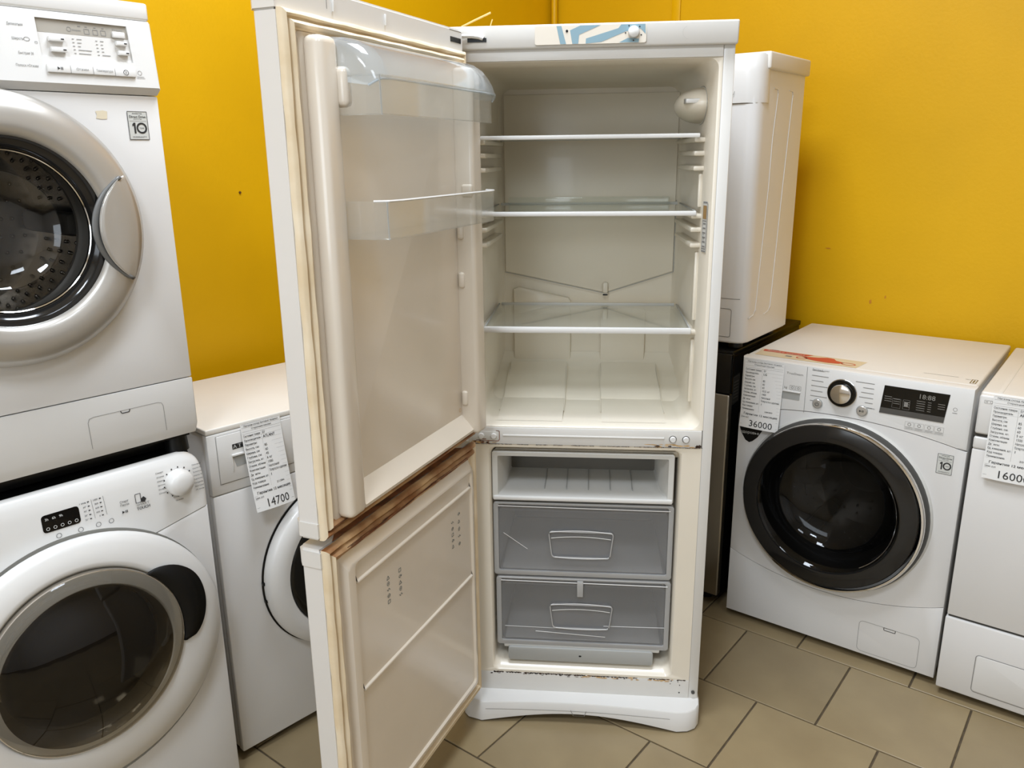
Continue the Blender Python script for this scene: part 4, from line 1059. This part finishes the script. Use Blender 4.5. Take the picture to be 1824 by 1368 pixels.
cut(cp, (lambda b: (add_loft(b, [[(x, py(z)-.02, z) for x, z in ((DX0, DZ0), (DX1+.002, DZ0), (DX1, DZ1), (DX0, DZ1))], [(x, py(z)+.004, z) for x, z in ((DX0, DZ0), (DX1+.002, DZ0), (DX1, DZ1), (DX0, DZ1))]], True, True), b)[1])(bmesh.new()))
def pf(off): return lambda x, z: (x, py(z)-off, z)
ik = Ink(pf(-.0034)); ik.rect(DX0, DX1+.001, DZ1-.022, DZ1); ik.build('display_window', cp, PANELG)
ik = Ink(pf(-.0036)); ik.rect(DX0, DX1+.001, DZ0, DZ1-.0222); ik.build('display_field', cp, mat('pale_display_field', srgb(210, 207, 202), .35))
def button(x0, x1, z0, z1, y0=0.006, lab=None, led=True):
    bm = bmesh.new(); add_box(bm, x0, x1, -y0, .004, z0, z1, .0015)
    for v in bm.verts: v.co.y += py(v.co.z)
    b = finish('button', bm, WHITE2, cp)
    if led:
        ik = Ink(pf(y0+.0004)); ik.rect(x1-.0065, x1-.0015, (z0+z1)/2-.001, (z0+z1)/2+.001); ik.build('button_led', b, INK)
    return b
q = lambda z: z-ZU
for x0, x1, z0, z1 in ((-.1785, -.1535, 1.6115, 1.6195), (-.1775, -.1525, 1.5945, 1.6025), (-.0665, -.0475, 1.6135, 1.621), (-.0655, -.0465, 1.5975, 1.605)):
    button(x0, x1, q(z0), q(z1), .005)
button(-.0700, -.0485, q(1.6265), q(1.6365), .003, led=False)
labs = ('', 'Отжим', 'Температура', '')
for k in range(4):
    x0 = -.1893+k*.0372; b = button(x0, x0+.0368, q(1.5615), q(1.5755), .0045, led=False)
    ik = Ink(pf(.0052))
    if k == 0: ik.play(x0+.020, q(1.5685), .0045)
    elif k == 3: ik.ring(x0+.0185, q(1.5685), .0042, .0008, 20); ik.rect(x0+.0181, x0+.0189, q(1.5665), q(1.5705))
    else: ik.text(labs[k], x0+.0185, q(1.567), .0040, .020 if k == 1 else .028, align='c')
    ik.build('button_print', b, INK if k in (0, 3) else INKG)
ik = Ink(pf(-.0030))
for k, x in enumerate((-.112, -.0975, -.084)): ik.frame(x-.004, x+.004, q(1.6285), q(1.6365), .0009); ik.rect(x-.002, x+.002, q(1.6395), q(1.6408))
ik.ring(-.141, q(1.634), .0035, .0009, 12); ik.text('Блокировка', -.136, q(1.632), .003, .014)
ik.rect(-.126, -.121, q(1.6395), q(1.6408)); ik.text('Режим', -.068, q(1.6385), .003, .018)
for c_, x in enumerate((-.139, -.1)):
    for k in range(5):
        z = q(1.618)-k*.0058; ik.rect(x, x+.0035, z, z+.0011); ik.rect(x+.008, x+.008+((.008, .007, .005, .022, .020), (.006, .004, .004, .004, .014))[c_][k], z, z+.0011)
ik.build('display_print', cp, INKG)
ik = Ink(pf(.0006))
for t, x, z, w_ in (('Деликатная', -.2380, 1.6315, .024), ('Шерсть', -.2345, 1.6095, .018), ('Быстрая 30', -.2285, 1.5875, .023), ('Полоск.+Отжим', -.2360, 1.5680, .034)):
    ik.text(t, x, q(z), .0042, w_)
ik.ring(-.212, q(1.6115), .003, .0008, 10, rx=.0045)
ik.ring(-.0325, q(1.5695), .0035, .0007, 14); ik.rect(-.038, -.0255, q(1.5625), q(1.5632)); ik.rect(-.0385, -.024, q(1.5600), q(1.5606)); ik.frame(-.2, -.1965, q(1.606), q(1.609), .0005)
ik.build('panel_print', cp, INKG)
fp = box('front_panel', uw, WHITE, -.6, .0, -.002, .0215, .1325, .6725, .003)
cut(fp, cyl_bm(PX, PZ, .186, -.05, .05))
# lower panel with undercut lower edge and flap
yzp = [(.0215, .1310), (-.003, .1310), (-.003, .034), (.008, .012), (.0215, .012)]
bm = bmesh.new(); a = [bm.verts.new((-.6, y, z)) for y, z in yzp]; b = [bm.verts.new((0, y, z)) for y, z in yzp]
f0 = bm.faces.new(a); f1 = bm.faces.new(list(reversed(b)))
for i in range(len(yzp)): bm.faces.new((a[i], b[i], b[(i+1) % len(yzp)], a[(i+1) % len(yzp)]))
bmesh.ops.bevel(bm, geom=list(f0.edges)+list(f1.edges), offset=.002, segments=2, affect='EDGES', clamp_overlap=True)
bmesh.ops.recalc_face_normals(bm, faces=bm.faces); finish('kick_panel', bm, WHITE2, uw)
ik = Ink(plane(-.0036)); ik.path([(-.2105, .034), (-.2115, .085), (-.2085, .0925), (-.200, .0945), (-.078, .0945), (-.070, .092), (-.067, .085), (-.0665, .034)], .0008); ik.build('flap_outline', uw, INKG)
ik = Ink(plane(-.0040)); ik.path([(-.1505, .0945), (-.1485, .0895), (-.1345, .0895), (-.1325, .0945)], .0016); ik.build('flap_latch', uw, INK)
warranty_sticker(uw, -.0618, -.0255, 1.4540-ZU, 1.5035-ZU, -.0028)
ik = Ink(plane(-.0026)); ik.face([(-.117, 1.490-ZU), (-.109, 1.4885-ZU), (-.098, 1.489-ZU), (-.0965, 1.502-ZU), (-.104, 1.5035-ZU), (-.117, 1.502-ZU), (-.115, 1.496-ZU)]); ik.build('glue_residue', uw, TAN)
# silver porthole
ud_ = lathe('door', uw, SILVER, [(.2255, -.002), (.2285, -.010), (.2285, -.020), (.225, -.031), (.214, -.043), (.196, -.052), (.178, -.0545), (.164, -.052), (.1575, -.047), (.1545, -.040)], PX, PZ, 96)
lathe('glass_bezel', ud_, SMOKE, [(.1560, -.042), (.150, -.0425), (.142, -.037), (.135, -.026), (.1325, -.018)], PX, PZ, 80)
lathe('glass_rim', ud_, CHROME, [(.1345, -.0262), (.1335, -.0275), (.1320, -.0262)], PX, PZ, 80)
lathe('door_glass', ud_, DGLASS, [(.1345, -.026), (.128, .0), (.118, .028), (.10, .050), (.06, .062), (0, .066)], PX, PZ, 80)
# lens shaped handle
L3 = [(-.1127, 1.3872-ZU), (-.1385, 1.345-ZU), (-.1565, 1.318-ZU), (-.1602, 1.290-ZU), (-.1520, 1.258-ZU), (-.1365, 1.234-ZU), (-.1123, 1.2107-ZU)]
def catm(P, n=5):
    out = []
    for i in range(len(P)-1):
        p0 = P[max(i-1, 0)]; p1 = P[i]; p2 = P[i+1]; p3 = P[min(i+2, len(P)-1)]
        for k in range(n):
            t = k/n; out.append(tuple(.5*((2*p1[j])+(-p0[j]+p2[j])*t+(2*p0[j]-5*p1[j]+4*p2[j]-p3[j])*t*t+(-p0[j]+3*p1[j]-3*p2[j]+p3[j])*t**3) for j in (0, 1)))
    return out+[P[-1]]
HC = (-.0551, 1.2991-ZU); HR = .1053; h0 = math.atan2(L3[0][1]-HC[1], L3[0][0]-HC[0]); h1 = math.atan2(L3[-1][1]-HC[1], L3[-1][0]-HC[0])+2*pi
LF = [(HC[0]+HR*cos(h0+(h1-h0)*i/30), HC[1]+HR*sin(h0+(h1-h0)*i/30)) for i in range(31)]
aT = math.atan2(L3[0][1]-PZ, L3[0][0]-PX); aB = math.atan2(L3[-1][1]-PZ, L3[-1][0]-PX)
RF = [(PX+.2035*cos(aB+(aT-aB)*i/24), PZ+.2035*sin(aB+(aT-aB)*i/24)) for i in range(25)]
poly = LF+RF
def silv_y(x, z):
    r = math.hypot(x-PX, z-PZ)
    t = [(0, -.0555), (.165, -.0555), (.178, -.0565), (.196, -.0545), (.2145, -.0455), (.225, -.034)]
    for (a_, b_), (c_, d_) in zip(t, t[1:]):
        if r <= c_: return b_+(d_-b_)*(r-a_)/(c_-a_)
    return -.034
bm = bmesh.new(); K = len(LF)-1
rowsH = []
for i in range(K+1):
    A = LF[i]; ang = aT+(aB-aT)*i/K; B = (PX+.214*cos(ang), PZ+.214*sin(ang))
    rowsH.append([bm.verts.new((A[0]+(B[0]-A[0])*t, silv_y(A[0]+(B[0]-A[0])*t, A[1]+(B[1]-A[1])*t)-.0035*(1-t)*sin(pi*i/K)-.0012, A[1]+(B[1]-A[1])*t)) for t in [j/8 for j in range(9)]])
for a, b in zip(rowsH, rowsH[1:]):
    for j in range(8): bm.faces.new((a[j], a[j+1], b[j+1], b[j]))
bmesh.ops.recalc_face_normals(bm, faces=bm.faces)
hd = finish('door_handle', bm, SILVER, ud_, 60); md = hd.modifiers.new('s', 'SOLIDIFY'); md.thickness = .003; md.offset = -1
tube('handle_edge', hd, SILVER, [(x, silv_y(x, z)-.0035*sin(pi*i/K)-.0012, z) for i, (x, z) in enumerate(LF)], .0007, 6)
# dark grey strip painting the shadowed recess behind the handle's free edge
bm = bmesh.new(); n = len(LF)
a = [bm.verts.new((x-.010*sin(pi*i/(n-1))-.001, -.0553, z+.004*(1-2*i/(n-1)))) for i, (x, z) in enumerate(LF)]
b = [bm.verts.new((x+.004, -.0556, z)) for x, z in LF]
for i in range(n-1): bm.faces.new((a[i], a[i+1], b[i+1], b[i]))
bmesh.ops.recalc_face_normals(bm, faces=bm.faces)
gr = finish('grip_recess', bm, mat('grip_shadow_grey', srgb(96, 95, 92), .4), ud_, 60); md = gr.modifiers.new('s', 'SOLIDIFY'); md.thickness = .004; md.offset = -1
tub_ring(uw, PX, PZ, .186, .145, .0, .06)
drum(uw, PX, PZ, .175, .07, .28)
box('dark_base_slab', uw, BLACK, -.59, -.01, .02, .44, .004, .0125, 0)  # black slab darkening the underside like the shade there
box('gap_shade_block', uw, BLACK, -.59, -.012, .055, .43, -.0235, .004, .004)  # added black block standing for the shade in the gap between the stacked machines
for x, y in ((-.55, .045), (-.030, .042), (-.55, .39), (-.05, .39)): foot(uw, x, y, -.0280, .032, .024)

# ---- narrow machine behind the refrigerator door
AO = Vector((-.6666, 1.6609, 0)); AA = .8066
aw = thing('washing_machine', 'narrow white front loader half hidden behind refrigerator door, tagged 14700', 'washing machine', AO, AA)
car = box('body', aw, WHITE, .002, .598, .020, .41, .022, .833, .006, 3)
DX, DZ = .318, .432
cut(car, cyl_bm(DX, DZ, .17, -.02, .34))
box('top_panel', aw, TOPW, 0, .6, -.001, .414, .8385, .8515, .003, 3)
box('control_panel', aw, WHITE2, 0, .6, -.002, .0195, .696, .8380, .003)
fp = box('front_panel', aw, WHITE, 0, .6, -.002, .0195, .024, .6945, .004)
cut(fp, cyl_bm(DX, DZ, .171, -.05, .05))
dw = box('detergent_drawer', aw, WHITE2, .0215, .215, -.0045, .0, .7205, .832, .003)
ik = Ink(plane(-.0026)); ik.frame(.0205, .216, .7195, .8325, .0008); ik.build('drawer_gap', aw, INKG)
ik = Ink(plane(-.0050)); ik.rect(.0560, .1265, .7945, .8065); ik.build('logo_plate', dw, INK)
ik = Ink(plane(-.0054))
for k, c_ in enumerate('ATLANT'): ik.text(c_, .0575+k*.0115, .7965, .0085, .0085, bold=.0005)
ik.build('logo_lettering', dw, INKW)
bm = bmesh.new(); add_box(bm, .052, .130, -.009, -.003, .7785, .7835, .0015); add_box(bm, .052, .054, -.0065, -.003, .742, .779, .0005); finish('drawer_grip', bm, WHITE2, dw)
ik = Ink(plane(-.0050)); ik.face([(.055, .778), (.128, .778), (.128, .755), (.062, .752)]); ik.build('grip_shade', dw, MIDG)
adr = lathe('door', aw, WHITE2, [(.2215, -.002), (.223, -.010), (.222, -.022), (.216, -.032), (.200, -.040), (.185, -.042), (.172, -.040), (.168, -.034)], DX, DZ, 88)
lathe('door_gap', adr, BLACK, [(.2262, -.0025), (.2262, -.0045), (.2220, -.006)], DX, DZ, 88)
for z in (.445, .398):
    x = DX-math.sqrt(.2262**2-(z-DZ)**2); box('hinge_tab', adr, BLACK, x-.001, x+.008, -.012, -.003, z-.004, z+.004, .001)
lathe('glass_bezel', adr, BLACKG, [(.1695, -.036), (.165, -.041), (.15, -.045), (.13, -.046)], DX, DZ, 72)
lathe('door_glass', adr, DGLASS2, [(.131, -.046), (.12, -.02), (.10, .02), (.05, .035), (0, .038)], DX, DZ, 64)
tub_ring(aw, DX, DZ, .171, .135, .0, .05)
drum(aw, DX, DZ, .165, .06, .24, False)
box('dark_base_slab', aw, BLACK, .01, .59, .03, .40, .008, .0225, 0)  # black slab stands for the shade between machine and floor
for x, y in ((.05, .06), (.55, .06), (.05, .36), (.55, .36)): foot(aw, x, y, 0, .024)
price_tag('price_tag', AO, AA, .079, .099, .8465, .205, -.006, -.036,
          rows('БУ', 'ATLANT', '', '85', '60', '45', '6 кг', '1000', 'Неполная', 'Потертости и царапины', '1', ''), '14700',
          'printed paper price tag reading 14700 on narrow machine behind refrigerator door', code='21286', tilt=.02, curl=.003, group='price tags taped to the machines')

# ---- pale strip sticking up behind the refrigerator
sp = Vector((cos(FA), sin(FA), 0)); sn = Vector((-sin(FA), cos(FA), 0))
strip_a = FO-sp*.585+sn*.10+Vector((0, 0, 1.676)); 
bm = bmesh.new(); add_tube(bm, [(-.597, .12, 1.6735), (-.588, .12, 1.6985), (-.560, .12, 1.7105), (-.522, .12, 1.7260)], .0022, 6)
add_tube(bm, [(-.5245, .12, 1.6735), (-.5226, .12, 1.7010), (-.5186, .12, 1.7120)], .0014, 5)
bmesh.ops.recalc_face_normals(bm, faces=bm.faces)
st_ = finish('frayed_cord', bm, mat('pale_cord', srgb(214, 178, 110), .6)); st_.location = FO; st_.rotation_euler = (0, 0, FA)
tag(st_, 'frayed pale cord end poking up from top of the refrigerator', 'cord')
# nail in the left wall
wl = bpy.data.objects['wall_left']
bm = bmesh.new(); bmesh.ops.create_cone(bm, cap_ends=True, segments=12, radius1=.004, radius2=.003, depth=.006, matrix=Matrix.Translation((0, 0, 0)))
nl = finish('nail', bm, mat('nail_brown', srgb(90, 60, 20), .5))
d_ = (CORNER-(CORNER-N*5.4)); npos = Vector((-.757, 2.328, 1.328)); nl.location = npos+U*.003; nl.rotation_euler = (pi/2, 0, AR+pi/2)
tag(nl, 'tiny nail head in the yellow wall beside the left stack', 'nail')

bpy.data.objects.remove(_to)
